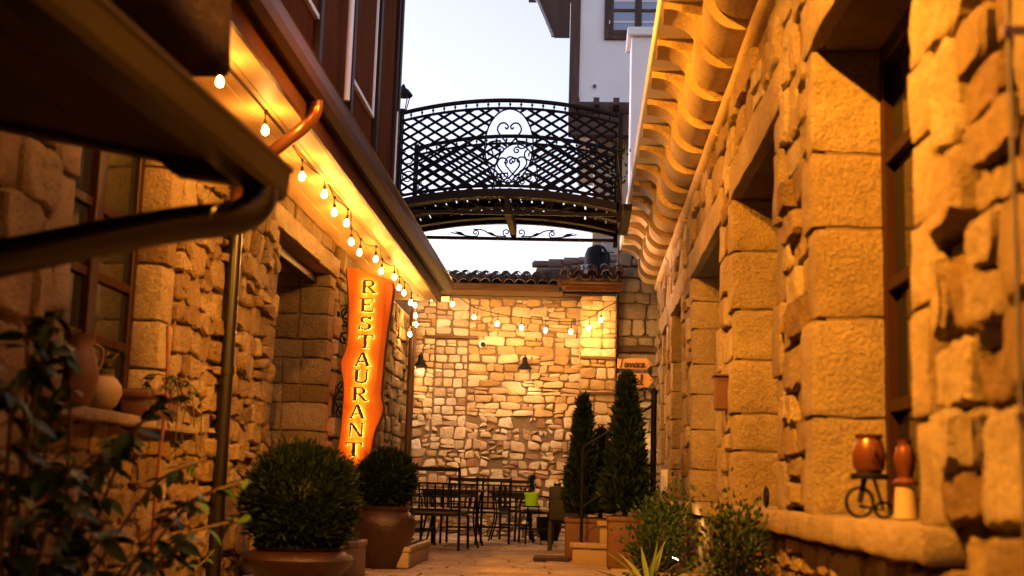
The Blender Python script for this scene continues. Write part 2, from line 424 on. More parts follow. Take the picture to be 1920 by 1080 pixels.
# ================================================================ GROUND
g = box('ground', -60, 60, -40, 140, -.5, -.004, 'earth'); g['kind'] = 'structure'
pv = box('paving', -2.9, 1.3, -6, 20.6, -.2, .0, 'joint_sand'); pv['kind'] = 'structure'
PXL, PXR, YB = -2.8, 1.2, 20.44            # left wall, right wall, back wall
slabs = coursed(PXL + .02, PXR - .02, 9.3, 20.4, (.24, .42), (.35, .85), .015, .15)
for p in slabs:
    xs = [q[0] for q in p]; ys = [q[1] for q in p]
    z = R.uniform(.012, .026)
    rock('slab', (min(xs) + .012, max(xs) - .012, min(ys) + .012, max(ys) - .012, -.03, z), 'paving', pv, r=.012, seg=.3, amp=.006, freq=3)

# ================================================================ RIGHT STONE BUILDING
rb = root('stone_building', (1.6, 11, 0), 'long ochre stone building on the right with deep windows and scalloped eave', 'building')
WIN = [(4.44, 6.33), (7.6, 9.72), (10.8, 13.38), (14.75, 16.36), (17.55, 18.5)]
ZS, ZL, ZT, Y0, Y1 = .70, 3.10, 4.0, 2.7, 19.78
RX = PXR + .02
wl = MB()
wl.box(RX, 1.9, Y0, Y1, 0, ZS).box(RX, 1.9, Y0, Y1, ZL, 4.9)
e = [Y0] + [y for w in WIN for y in w] + [Y1]
for i in range(0, len(e), 2): wl.box(RX, 1.9, e[i], e[i + 1], ZS + .001, ZL - .001)
wall_r = wl.build('wall', 'mortar_dark', rb)
frR = lambda u, v, w: (PXR + .015 - w, u, v)
polys = []
for i in range(0, len(e), 2):
    a = e[i] + (.26 if i else 0); b = e[i + 1] - (.26 if i + 2 < len(e) else 0)
    polys += coursed(a, b, ZS + .03, ZL + .1, (.2, .36), (.22, .5), .025, .25)
polys += coursed(Y0, 4.0, 0, ZS, (.2, .32), (.3, .5), .02, .2)
polys += coursed(4.0, Y1, 0, ZS - .12, (.14, .24), (.2, .42), .02, .25)
polys += coursed(Y0, Y1, ZL + .33, ZT - .04, (.2, .32), (.28, .55), .025, .3)
for i in range(0, len(e), 2):
    a = e[i] + (.24 if i else 0); b = e[i + 1] - (.24 if i + 2 < len(e) else 0)
    polys += coursed(a, b, ZL + .1, ZL + .33, (.2, .24), (.25, .5), .015, .1)
def yk(p): return area(p) / (sum(q[0] for q in p) / len(p)) ** 2
lay_stones(polys, frR, 'stone_right', wall_r, (.025, .085), .012, 300, yk, fine=lambda p: sum(q[0] for q in p) / len(p) < 10)
for (a, b) in WIN:                                        # jamb blocks, lintels
    near = a < 10
    for side, y in ((0, a), (1, b)):
        z = ZS + .01; k = R.randint(0, 1)
        while z < ZL - .02:
            h = R.uniform(.26, .5)
            if ZL - z - h < .2: h = ZL - z
            wd = R.uniform(.2, .27) if k % 2 else R.uniform(.27, .36); k += 1
            y0, y1 = (y - wd, y + .018) if side == 0 else (y - .018, y + wd)
            if side == 0 and y0 < Y0: y0 = Y0
            pr = R.uniform(.025, .06)
            rock('jamb_block', (PXR - pr, 1.56, y0 + .006, y1 - .006, z + .007, z + h - .007), 'stone_block', wall_r, r=.013, seg=.07 if near else .15, amp=.014, freq=5.5)
            z += h
    rock('lintel', (PXR - .06, 1.58, a - .24, b + .24, ZL + .008, ZL + .30), 'stone_block', wall_r, r=.02, seg=.12, amp=.014)
y = 4.1
for L in (1.45, 1.3, 1.5, 1.38):                          # sill course under the first two windows
    rock('sill', (PXR - .12, 1.57, y + .006, y + L - .006, ZS - .105, ZS + .02), 'stone_block', wall_r, r=.022, seg=.09, amp=.012); y += L
y = 11.2
for L in (1.5, 1.6, 1.45, 1.5, 1.5):
    rock('sill', (PXR - .10, 1.57, y + .006, y + L - .006, ZS - .1, ZS + .015), 'stone_block', wall_r, r=.02, seg=.2, amp=.012); y += L
for (a, b) in WIN:                                        # windows
    wx = 1.50
    wf = MB().box(wx, wx + .07, a, a + .08, ZS + .03, ZL).box(wx, wx + .07, b - .08, b, ZS + .03, ZL).box(wx, wx + .07, a + .08, b - .08, ZS + .03, ZS + .12).box(wx, wx + .07, a + .08, b - .08, ZL - .1, ZL)
    win = wf.build('window', 'frame_wood', rb, bevel=.006)
    m = (a + b) / 2
    box('mullion', wx - .015, wx + .05, m - .05, m + .05, ZS + .12, ZL - .1, 'frame_wood', win, .006)
    for z in (1.25, 1.85, 2.5): box('glazing_bar', wx + .005, wx + .045, a + .08, b - .08, z - .03, z + .03, 'frame_wood', win, .004)
    for s, t in ((a + .08, m - .05), (m + .05, b - .08)):
        box('pane', wx + .05, wx + .058, s, t, ZS + .12, ZL - .1, 'glass_dark', win)
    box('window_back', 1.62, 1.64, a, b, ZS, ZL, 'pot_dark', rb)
# eave: string course, two tiers of corbels, pale fascia
v, f = [], []
rl = [(PXR - .02 - .075 * math.cos(t) , ZT + .02 + .075 * math.sin(t)) for t in [math.pi * (k / 8 - .5) for k in range(9)]] + [(PXR + .05, ZT + .095), (PXR + .05, ZT - .055)]
yy = Y0
while yy < Y1 - .05:
    L = min(R.uniform(.7, 1.1), Y1 - yy)
    d = R.uniform(-.008, .008)
    MB().prism([(x + d, z + d) for x, z in rl], lambda u, q, w: (u, w, q), yy + .004, yy + L - .004).build('moulding_stone', 'stone_corbel', rb, True, rnd=R.random())
    yy += L
def corbel(name, prof, y0, y1, far, px):
    n = len(prof); V = []; ny = 5
    for i in range(ny):
        t = i / (ny - 1); s = 1 - far * t
        yv = y0 + (y1 - y0) * t
        for x, z in prof:
            zt = prof[0][1]
            V.append((px + (x - px) * (1 - far * .6 * t) + noise.noise(Vector((x * 6, yv * 5, z * 6))) * .006, yv, zt + (z - zt) * s + noise.noise(Vector((x * 6 + 9, yv * 5, z * 6))) * .006))
    F = [tuple(range(n))[::-1], tuple(range((ny - 1) * n, ny * n))]
    for i in range(ny - 1):
        for k in range(n): F.append((i * n + k, i * n + (k + 1) % n, (i + 1) * n + (k + 1) % n, (i + 1) * n + k))
    o = mk(name, V, F, 'stone_corbel', rb, True, R.random())
    md = o.modifiers.new('edge', 'EDGE_SPLIT'); md.split_angle = math.radians(50)
    return o
inner = [(1.24, 4.402), (.82, 4.402), (.82, 4.32)] + [(.82 + .24 * (1 - math.cos(t)), 4.32 - .25 * math.sin(t)) for t in [math.pi / 2 * k / 8 for k in range(1, 9)]] + [(1.24, 4.07)]
outer = [(1.06, 4.622), (.58, 4.622), (.58, 4.565)] + [(.58 + .28 * math.sin(t), 4.565 - .215 * (1 - math.cos(t))) for t in [math.pi / 2 * k / 8 for k in range(1, 9)]] + [(.90, 4.33), (1.06, 4.33)]
k = 0
y = 3.2
while y < Y1 - .3:
    y2 = min(y + .83, Y1 + .05)
    corbel('corbel_outer', outer, y + .44, y2 - .03, .04, 1.06); corbel('corbel_inner', inner, y + .05 + .36, y2 - .015 + .36, .17, 1.24)
    y += .83; k += 1
box('eave_core', .90, 1.9, Y0, Y1 - .02, 4.405, 4.60, 'mortar', rb)
box('eave_fascia', .55, 1.9, Y0, Y1 + .1, 4.625, 4.78, 'plaster_white', rb, .01)
box('roof_slab', .62, 5, Y0, Y1, 4.785, 4.95, 'mortar', rb)
box('street_mass', 1.23, 5, -10, Y0 - .01, 0, 5.2, 'mortar', rb)
box('rear_mass', 1.91, 5, Y0, Y1, 0, 4.78, 'mortar', rb)

# ================================================================ LEFT STONE BUILDING
lb = root('restaurant_building', (-3.2, 11, 0), 'left stone building with glowing timber soffit, brown gutter and dark panelled upper storey', 'building')
DR, LW = (11.05, 13.45), (6.5, 8.02)
lw = MB(); LX = PXL - .02; BX = -3.45
lw.box(BX, LX, 2.0, LW[0], 0, 3.5).box(BX, LX, LW[0], LW[1], 0, 1.1).box(BX, LX, LW[0], LW[1], 3.0, 3.5)
lw.box(BX, LX, LW[1], DR[0], 0, 3.5).box(BX, LX, DR[0], DR[1], 3.06, 3.5).box(BX, LX, DR[1], 20.6, 0, 3.5)
wall_l = lw.build('wall', 'mortar', lb)
frL = lambda u, v, w: (PXL - .015 + w, u, v)
polys = coursed(5.2, LW[0] - .2, 0, 3.44, (.2, .36), (.25, .5), .03, .25)
polys += coursed(LW[0] - .2, LW[1] + .3, 0, 1.1, (.18, .3), (.22, .42), .03, .3) + coursed(LW[0] - .2, LW[1] + .3, 3.22, 3.44, (.2, .24), (.3, .5), .02, 0)
polys += coursed(LW[1] + .3, DR[0] - .02, 0, 3.44, (.15, .3), (.16, .38), .045, .3)
polys += coursed(DR[0] - .02, DR[1] + .02, 3.28, 3.44, (.14, .16), (.25, .5), .01, 0)
polys += coursed(DR[1] + .22, 20.4, 0, 3.44, (.16, .27), (.22, .42), .025, .25)
lay_stones(polys, frL, 'stone_left', wall_l, (.02, .08), .013, 300, yk, fine=lambda p: sum(q[0] for q in p) / len(p) < 11)
for y, s in ((LW[0], 0), (LW[1], 1)):
    z = 1.18
    while z < 2.98:
        h = min(R.uniform(.2, .38), 3.0 - z); wd = R.uniform(.17, .3)
        if 3.0 - z - h < .12: h = 3.0 - z
        rock('jamb_block', (-3.0, PXL + R.uniform(.02, .05), (y - wd if s == 0 else y - .018), (y + .018 if s == 0 else y + wd), z + .006, z + h - .006), 'stone_left', wall_l, r=.02, seg=.1, amp=.015)
        z += h
z = 0.02                                                     # far jamb of the doorway, seen face on
while z < 3.02:
    h = R.uniform(.16, .34)
    if 3.06 - z - h < .13: h = 3.06 - z
    x = -3.42; n = 0
    while x < PXL:
        w = R.uniform(.16, .42)
        if PXL + .03 - x - w < .14: w = PXL + .03 - x
        last = x + w > PXL - .01
        rock('jamb_block', (x + .006, x + w - .006, DR[1] - R.uniform(.02, .045), DR[1] + (.24 if last else .05), z + .006, z + h - .006), 'stone_left', wall_l, r=.02, seg=.09, amp=.014)
        x += w
    z += h
z = 0.02
while z < 3.02:
    h = R.uniform(.2, .36)
    if 3.06 - z - h < .13: h = 3.06 - z
    rock('jamb_block', (-3.2, PXL + R.uniform(.02, .05), DR[0] - R.uniform(.18, .34), DR[0] + .015, z + .006, z + h - .006), 'stone_left', wall_l, r=.02, seg=.12, amp=.014); z += h
rock('lintel', (-3.42, PXL + .05, DR[0] - .3, DR[1] + .3, 3.065, 3.27), 'stone_block', wall_l, r=.02, seg=.12, amp=.012)
rock('lintel', (-3.1, PXL + .04, LW[0] - .18, LW[1] + .28, 3.005, 3.21), 'stone_block', wall_l, r=.02, seg=.12, amp=.012)
box('street_mass', -6, PXL, -10, 1.99, 0, 8, 'mortar', lb)
# doorway: dark timber frame and leaf
dr = box('door', -3.44, -3.40, DR[0] + .1, DR[1] - .05, .02, 3.05, 'dark_plank', lb)
box('door_frame', -3.05, -2.93, DR[0] + .002, DR[0] + .1, .02, 3.05, 'frame_wood', dr, .006)
box('door_head', -3.05, -2.93, DR[0] + .1, DR[1] - .03, 2.95, 3.05, 'frame_wood', dr, .006)
for i in range(4):
    ya = DR[0] + .14 + i * .56; box('door_panel', -3.40, -3.375, ya, ya + .5, .15, 2.85, 'dark_plank', dr, .008)
# window with pots
wx = -2.95
win = MB().box(wx - .07, wx, LW[0], LW[0] + .09, 1.17, 3.0).box(wx - .07, wx, LW[1] - .09, LW[1], 1.17, 3.0).box(wx - .07, wx, LW[0] + .09, LW[1] - .09, 1.17, 1.27).box(wx - .07, wx, LW[0] + .09, LW[1] - .09, 2.9, 3.0).build('window', 'frame_wood', lb, bevel=.006)
m = (LW[0] + LW[1]) / 2
box('mullion', wx - .06, wx + .02, m - .06, m + .06, 1.27, 2.9, 'frame_wood', win, .006)
for z in (1.62, 2.0, 2.42): box('glazing_bar', wx - .05, wx - .005, LW[0] + .09, LW[1] - .09, z - .028, z + .028, 'frame_wood', win, .004)
for s, t in ((LW[0] + .09, m - .06), (m + .06, LW[1] - .09)):
    for za, zb in ((1.27, 1.592), (1.648, 1.972), (2.028, 2.392), (2.448, 2.9)):
        box('pane', wx - .04, wx - .034, s, t, za, zb, 'glass_dark', win)
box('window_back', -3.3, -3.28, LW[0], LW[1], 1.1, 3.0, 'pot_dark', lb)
rock('sill', (-2.98, PXL + .14, 6.15, 8.66, 1.10, 1.165), 'stone_block', wall_l, r=.012, seg=.15, amp=.006)
# soffit boards, fascia, gutter
xs = [-2.80, -2.63, -2.45, -2.28, -2.105]
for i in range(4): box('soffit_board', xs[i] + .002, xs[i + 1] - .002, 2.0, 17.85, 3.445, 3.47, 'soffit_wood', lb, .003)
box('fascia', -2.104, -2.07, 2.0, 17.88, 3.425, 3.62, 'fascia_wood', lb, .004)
gp = [(-2.066, 3.61), (-2.06, 3.60), (-1.99, 3.575), (-1.945, 3.60), (-1.932, 3.66), (-1.93, 3.745), (-1.915, 3.755), (-1.905, 3.745), (-1.915, 3.74), (-1.92, 3.65), (-1.935, 3.585), (-1.99, 3.557), (-2.064, 3.588)]
gutter = MB().prism(gp, lambda u, q, w: (u, w, q), 2.0, 17.95).build('gutter', 'gutter_brown', lb)
MB().prism([(-2.066, 3.60), (-1.99, 3.56), (-1.935, 3.59), (-1.92, 3.74), (-2.066, 3.74)], lambda u, q, w: (u, w, q), 17.951, 17.958).build('gutter_cap', 'gutter_brown', gutter)
for yv in [3 + .9 * i for i in range(17)]: box('gutter_bracket', -2.069, -1.925, yv, yv + .025, 3.752, 3.764, 'gutter_brown', gutter)
MB().prism([(-2.1, 3.64), (-2.0, 3.76), (-3.3, 4.15), (-3.45, 3.64)], lambda u, q, w: (u, w, q), 2.0, 17.86).build('roof_slab', 'dark_plank', lb)
# swan neck and downpipe
tube('downpipe', catmull([(-2.0, 8.8, 3.58), (-2.01, 8.8, 3.47), (-2.12, 8.85, 3.36), (-2.45, 9.1, 3.20), (-2.66, 9.32, 3.08), (-2.72, 9.40, 2.98), (-2.72, 9.42, 2.85)], 6), .05, 'copper_brown', lb, 12)
dp = tube('downpipe', [(-2.72, 9.42, 2.86), (-2.72, 9.42, 1.6), (-2.72, 9.42, 0.05)], .058, 'pipe_black', lb, 14)
for z in (2.84, 1.62, .5): MB().lathe([(.058, -.035), (.066, -.035), (.066, .035), (.058, .035)], (-2.72, 9.42, z), 14).build('pipe_collar', 'pipe_black', dp, True)
tube('downpipe', [(-2.66, 19.3, 3.5), (-2.66, 19.3, 1.7), (-2.66, 19.3, .05)], .055, 'gutter_brown', lb, 12)
# upper storey: posts, boards, white-trimmed panels
UX = -2.30
box('upper_wall', -3.4, UX - .03, 4.0, 14.42, 3.7, 8.5, 'panel_wood', lb)
for yv in [4.1 + i * .1475 * 10 for i in range(8)]:
    box('upper_post', UX - .03, UX + .03, yv, yv + .12, 3.7, 8.5, 'frame_wood', lb, .006)
box('corner_post', UX - .06, UX + .01, 14.30, 14.46, 3.7, 8.5, 'frame_wood', lb, .008)
box('upper_plate', UX - .03, UX + .035, 4.0, 14.3, 4.06, 4.2, 'frame_wood', lb, .006)
for a, b in ((8.65, 10.05), (11.45, 12.85)):
    z0, z1, t = 4.66, 6.6, .045
    pn = box('panel', UX - .03, UX - .005, a + t, b - t, z0 + t, z1 - t, 'panel_wood', lb, .004)
    MB().box(UX - .03, UX + .015, a, a + t, z0, z1).box(UX - .03, UX + .015, b - t, b, z0, z1).box(UX - .03, UX + .015, a + t, b - t, z0, z0 + t).box(UX - .03, UX + .015, a + t, b - t, z1 - t, z1).build('panel_trim', 'trim_white', pn, bevel=.004)
tube('trim_rod', [(UX + .06, 11.1, 4.3), (UX + .06, 11.1, 8)], .03, 'trim_white', lb, 8)
tube('trim_rod', [(UX + .025, 14.36, 4.0), (UX + .025, 14.36, 5.2)], .012, 'trim_white', lb, 8)
sp = box('shutter_post', -2.43, -2.345, 14.75, 14.87, 3.75, 6.42, 'house_wood', None, .03)
tag(sp, 'narrow brown timber post with rounded top beside the bridge railing', 'post')

# ================================================================ NEAR PORCH on the left (dark, close to the camera)
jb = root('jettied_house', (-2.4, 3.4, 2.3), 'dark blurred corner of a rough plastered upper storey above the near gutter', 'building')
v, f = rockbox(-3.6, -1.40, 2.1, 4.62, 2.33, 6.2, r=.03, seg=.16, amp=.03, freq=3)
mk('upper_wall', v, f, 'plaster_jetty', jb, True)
pr = root('porch_roof', (-2, 3.4, 2), 'dark near porch roof at top left with brown gutter and elbow pipe', 'porch')
dirx = .054
def px_(y): return (y - 4.6) * dirx
nb = 6
for i in range(nb):
    t0, t1 = i / nb, (i + 1) / nb
    xa, xb = -1.27 + (-2.8 + 1.27) * t0, -1.27 + (-2.8 + 1.27) * t1
    za, zb = 1.945 + .29 * t0, 1.945 + .29 * t1
    V = []
    for yv in (1.2, 4.56):
        for (x, z) in ((xa - .003, za), (xb + .003, zb), (xb + .003, zb + .03), (xa - .003, za + .03)): V.append((x + px_(yv), yv, z))
    mk('roof_board', V, [(0, 1, 2, 3), (7, 6, 5, 4), (0, 4, 5, 1), (1, 5, 6, 2), (2, 6, 7, 3), (3, 7, 4, 0)], 'dark_plank', pr)
V = []
for yv in (4.5, 4.59):
    for (x, z) in ((-1.30, 1.90), (-1.55, 1.93), (-1.62, 1.99), (-2.8, 2.20), (-2.8, 2.34), (-1.30, 2.05)): V.append((x + px_(yv), yv, z))
mk('verge_board', V, [tuple(range(6))[::-1], tuple(range(6, 12))] + [(i, (i + 1) % 6, 6 + (i + 1) % 6, 6 + i) for i in range(6)], 'dark_plank', pr)
ngp = [(-1.262, 1.985), (-1.255, 1.86), (-1.23, 1.845), (-1.15, 1.855), (-1.137, 1.88), (-1.130, 1.955), (-1.118, 1.965), (-1.118, 1.978), (-1.132, 1.978), (-1.146, 1.89), (-1.16, 1.865), (-1.225, 1.858), (-1.243, 1.87), (-1.25, 1.985)]
ng = MB().prism(ngp, lambda u, q, w: (u + px_(w), w, q), 1.2, 4.6).build('gutter', 'gutter_dark', pr)
MB().prism([ngp[0], ngp[1], ngp[2], ngp[3], ngp[4], ngp[5]], lambda u, q, w: (u, w, q), 4.601, 4.608).build('gutter_cap', 'gutter_dark', ng)
tube('elbow_pipe', catmull([(-1.20, 4.44, 1.86), (-1.205, 4.42, 1.79), (-1.27, 4.36, 1.73), (-1.42, 4.26, 1.685), (-1.63, 4.1, 1.60), (-1.95, 3.85, 1.46), (-2.3, 3.6, 1.34), (-2.78, 3.4, 1.22)], 8), .064, 'pipe_black', pr, 14)

eb = root('alley_end_house', (-.8, -11, 0), 'plain rendered house closing the alley behind the viewpoint', 'house')
box('wall', -6, 5, -14, -10.2, 0, 7.5, 'mortar', eb)
box('door', -1.4, -.3, -10.19, -10.12, 0, 2.2, 'dark_plank', eb, .01)
box('roof', -6.3, 5.3, -14.3, -9.9, 7.51, 7.8, 'mortar_dark', eb)

# ================================================================ BACK WALL
bb = root('courtyard_wall', (-1.2, 20.7, 0), 'pale rubble stone wall closing the courtyard under a tiled roof', 'wall')
bw = MB().box(-3.5, .55, YB + .015, 20.95, 0, 3.92)
wall_b = bw.build('wall', 'mortar_grey', bb)
frB = lambda u, v, w: (u, YB + .01 - w, v)
IN = (-2.44, -1.88)                                      # walled-up opening with squared stones
polys = [p for p in coursed(-2.78, 0.0, 0, 1.95, (.085, .19), (.10, .27), .034, .42) if R.random() > .05]
low2 = coursed(-2.78, IN[0], 1.95, 3.88, (.09, .16), (.13, .28), .02, .35) + coursed(IN[1], 0, 1.95, 3.88, (.085, .175), (.13, .36), .024, .35)
infill = coursed(IN[0] + .01, IN[1] - .01, 1.95, 3.18, (.1, .17), (.13, .24), .008, .1) + coursed(IN[0], IN[1], 3.26, 3.88, (.12, .2), (.2, .4), .02, .2)
lay_stones(polys + infill, frB, 'stone_back', wall_b, (.012, .036), .015, 300)
lay_stones(low2, frB, 'stone_upper', wall_b, (.015, .035), .010, 200)
rock('timber_lintel', (-2.60, -1.72, YB - .05, YB + .04, 3.20, 3.25), 'beam_wood', bb, r=.01, seg=.2, amp=.01, freq=3)
# gutter, fascia and tiled eave
box('fascia', -2.75, -.35, YB - .24, YB - .2, 3.90, 3.99, 'beam_wood', bb, .004)
box('eave_board', -2.75, .0, YB - .2, YB + .5, 3.935, 3.955, 'beam_wood', bb)
MB().prism([(YB - .245, 4.06), (YB - .25, 4.00), (YB - .30, 3.985), (YB - .35, 4.01), (YB - .36, 4.075), (YB - .375, 4.075), (YB - .365, 4.0), (YB - .3, 3.97), (YB - .245, 3.985)], lambda u, q, w: (w, u, q), -2.75, -.42).build('gutter', 'gutter_brown', bb)
def tile_mesh():
    """one barrel tile: half pipe, tapering, 0.42 long, pointing +Y, crown up"""
    V, F = [], []; n = 7
    for th in (0, .014):
        for yv, rr in ((0, .088), (.42, .070)):
            for k in range(n): t = math.pi * k / (n - 1); V.append(((rr - th) * math.cos(t), yv, (rr - th) * math.sin(t)))
    for k in range(n - 1): F += [(k, k + 1, n + k + 1, n + k), (2 * n + k + 1, 2 * n + k, 3 * n + k, 3 * n + k + 1), (k, 2 * n + k, 2 * n + k + 1, k + 1), (n + k + 1, 3 * n + k + 1, 3 * n + k, n + k)]
    F += [(0, n, 3 * n, 2 * n), (n - 1, 3 * n - 1, 4 * n - 1, 2 * n - 1)]
    return V, F
TV, TF = tile_mesh()
tile_data = []
for i in range(6):
    me = bpy.data.meshes.new('roof_tile'); me.from_pydata(TV, [], TF); me.polygons.foreach_set('use_smooth', [True] * len(me.polygons))
    a = me.attributes.new('rnd', 'FLOAT', 'POINT'); a.data.foreach_set('value', [i / 5] * len(me.vertices)); me.materials.append(MATS['tile_clay']); tile_data.append(me)
def tile_field(parent, x0, x1, yE, zE, pitch, rows, rot=0, pan=True):
    n = max(1, round((x1 - x0) / .19)); st = (x1 - x0) / n; b = base_of(parent)
    for r in range(rows):
        for i in range(n + 1):
            for up in ((True, False) if pan and i < n else (True,)):
                o = bpy.data.objects.new('roof_tile', R.choice(tile_data)); C.objects.link(o); o.parent = parent
                d = r * .34 + (0 if up else .03) + R.uniform(-.02, .02)
                x = x0 + i * st + (0 if up else st / 2) + R.uniform(-.012, .012)
                o.location = (x - b.x, yE + d * math.cos(pitch) - b.y, zE + d * math.sin(pitch) + (.035 if up else .03) + R.uniform(-.006, .006) - b.z)
                o.rotation_euler = (pitch - .06 + R.uniform(-.02, .02), 0 if up else math.pi, R.uniform(-.04, .04))
roof = mk('roof', [(-3, YB - .28, 4.04), (-.42, YB - .28, 4.04), (-.42, YB + 3.2, 4.84), (-3, YB + 3.2, 4.84), (-3, YB - .28, 3.97), (-.42, YB - .28, 3.97), (-.42, YB + 3.2, 4.77), (-3, YB + 3.2, 4.77)],
          [(0, 1, 2, 3), (7, 6, 5, 4), (0, 4, 5, 1), (1, 5, 6, 2), (2, 6, 7, 3), (3, 7, 4, 0)], 'mortar_dark', bb)
tile_field(roof, -2.72, -.5, YB - .32, 4.05, math.atan(.8 / 3.48), 8)
# pier with its own small tiled hood
pb = root('stone_pier', (.22, 20.3, 0), 'tall square stone pier with two timber bands at the right end of the rubble wall', 'pier')
pw = box('pier_core', -.03, .53, 20.03, 20.6, 0, 3.9, 'mortar', pb)
frP = lambda u, v, w: (u, 20.025 - w, v)
polys = coursed(-.04, .52, 0, 3.9, (.11, .2), (.16, .36), .012, .2)
lay_stones(polys, frP, 'stone_upper', pw, (.02, .04), .009, 300)
frPs = lambda u, v, w: (-.028 - w, u, v)
lay_stones(coursed(20.03, YB, 0, 3.9, (.12, .2), (.15, .3), .01, .1), frPs, 'stone_upper', pw, (.015, .03), .009, 100)
for z in (2.87, 2.30): rock('timber_band', (-.05, .52, 19.97, 20.02, z, z + .05), 'beam_wood', pb, r=.01, seg=.12, amp=.012, freq=5)
hd = root('pier_hood', (.05, 19.9, 3.9), 'small tiled eave with brown gutter jutting out over the stone pier', 'roof')
box('eave_board', -.36, .60, 19.66, 20.44, 4.0, 4.04, 'fascia_wood', hd)
box('fascia', -.30, .58, 19.72, 19.75, 3.93, 3.998, 'fascia_wood', hd, .004)
MB().prism([(19.66, 4.10), (19.655, 4.06), (19.62, 4.04), (19.58, 4.06), (19.57, 4.115), (19.56, 4.115), (19.565, 4.05), (19.62, 4.025), (19.66, 4.04)], lambda u, q, w: (w, u, q), -.42, .60).build('gutter', 'gutter_brown', hd)
MB().prism([(-.34, 4.10), (-.345, 4.06), (-.38, 4.04), (-.42, 4.06), (-.43, 4.115), (-.44, 4.115), (-.435, 4.05), (-.38, 4.025), (-.34, 4.04)], lambda u, q, w: (u, w, q), 19.57, 20.15).build('gutter', 'gutter_brown', hd)
tile_field(hd, -.30, .55, 19.53, 4.125, .30, 3)
# dark stair wall to the right of the pier
db = root('blockwork_wall', (.9, 20.6, 0), 'weathered grey stone wall with timber band behind the arrow signs', 'wall')
dw = box('wall', .54, 2.2, 20.33, 21, 0, 4.85, 'mortar_dark', db)
frD = lambda u, v, w: (u, 20.325 - w, v)
lay_stones(coursed(.55, 1.9, 0, 3.02, (.16, .3), (.2, .5), .02, .3) + coursed(.55, 1.9, 3.12, 4.85, (.15, .3), (.2, .5), .02, .3), frD, 'stone_dark', dw, (.02, .07), .014, 300)
rock('timber_band', (.54, 2.0, 20.25, 20.31, 3.03, 3.11), 'house_wood', db, r=.01, seg=.2, amp=.01)

# ridge of a further roof and dark rooftop tank
fr_ = root('further_roof', (-.3, 23.5, 4), 'dark ridge of old barrel tiles rising behind the courtyard roof', 'roof')
rr = mk('roof', [(-.95, 23.1, 4.72), (.6, 23.1, 4.82), (.6, 24.6, 5.30), (-.95, 24.6, 5.18), (-.95, 23.1, 4.3), (.6, 23.1, 4.3), (.6, 24.6, 4.3), (-.95, 24.6, 4.3)],
        [(0, 1, 2, 3), (7, 6, 5, 4), (0, 4, 5, 1), (1, 5, 6, 2), (2, 6, 7, 3), (3, 7, 4, 0)], 'mortar_dark', fr_)
b = base_of(rr)
for r in range(5):
    for i in range(6):
        o = bpy.data.objects.new('roof_tile', R.choice(tile_data)); C.objects.link(o); o.parent = rr
        o.location = (-.98 + i * .29 - b.x, 22.98 + r * .21 - b.y, 4.86 + r * .05 + i * .03 + R.uniform(-.02, .02) - b.z); o.rotation_euler = (0.05, .1, -math.pi / 2 + R.uniform(-.06, .06)); o.scale = (1.2, 1, 1.1)
tk = root('rooftop_unit', (.25, 22.3, 4.5), 'black round tank with grey box on the roof beneath the bridge end', 'tank')
MB().lathe([(.0, 0), (.2, .0), (.23, .1), (.23, .6), (.18, .72), (.06, .78), (0, .78)], (.22, 22.3, 4.40), 18).build('tank', 'pot_dark', tk, True)
box('meter_box', .30, .52, 22.0, 22.1, 5.0, 5.25, 'grey_metal', tk, .01)
tube('vent_pipe', [(.0, 22.1, 4.5), (.0, 22.1, 4.78)], .07, 'grey_metal', tk, 10)
tube('hose', catmull([(.3, 22.0, 5.1), (.42, 21.95, 4.9), (.36, 21.95, 4.7), (.5, 21.95, 4.6)], 6), .025, 'pot_dark', tk, 8)

# ================================================================ WHITE HOUSE above the bridge
wh = root('white_house', (1.5, 27, 0), 'white plastered house with dark timber corner and brown window above the bridge', 'house')
box('wall', -.22, 6, 25.0, 31, 8.42, 13, 'plaster_white', wh)
box('corner_timber', -.41, -.20, 24.95, 25.2, 8.3, 12.4, 'house_wood', wh, .01)
box('floor_beam', -.40, 4, 24.78, 24.98, 8.42, 8.66, 'house_wood', wh, .01)
for i in range(7): box('floor_joist', -.3 + i * .4, -.18 + i * .4, 24.3, 24.77, 8.45, 8.6, 'house_wood', wh, .006)
box('lower_beam', -.40, 4, 24.75, 24.98, 7.95, 8.40, 'house_wood', wh, .01)
box('lower_plaster', .15, 6, 25.4, 31, 3, 8.41, 'pot_cream', wh)
MB().prism([(-1.16, 11.0), (-1.06, 10.86), (-.74, 10.12), (-.42, 10.12), (-.42, 12.6), (-1.9, 12.6)], lambda u, q, w: (u, w, q), 25.02, 25.07).build('eave_board', 'house_wood', wh)
for i in range(6): box('soffit_board', -1.5 + i * .01, -.42, 25.08 + i * .5, 25.56 + i * .5, 12.0 + i * .02, 12.04 + i * .02, 'house_wood', wh)
MB().prism([(-1.20, 11.05), (-.80, 10.11), (-.74, 10.11), (-1.14, 11.05)], lambda u, q, w: (u, w, q), 24.9, 25.0).build('verge_gutter', 'grey_metal', wh)
win = MB().box(.30, .40, 24.93, 25.02, 10.06, 11.6).box(1.6, 1.7, 24.93, 25.02, 10.06, 11.6).box(.4, 1.6, 24.93, 25.02, 10.06, 10.16).box(.4, 1.6, 24.93, 25.02, 11.5, 11.6).build('window', 'house_wood', wh, bevel=.008)
MB().box(.41, .49, 24.95, 25.0, 10.17, 11.49).box(.93, 1.07, 24.95, 25.0, 10.17, 11.49).box(1.51, 1.59, 24.95, 25.0, 10.17, 11.49).box(.49, .93, 24.95, 25.0, 10.17, 10.27).box(1.07, 1.51, 24.95, 25.0, 10.17, 10.27).box(.49, .93, 24.95, 25.0, 10.67, 10.73).box(1.07, 1.51, 24.95, 25.0, 10.67, 10.73).build('sash', 'house_wood', win, bevel=.005)
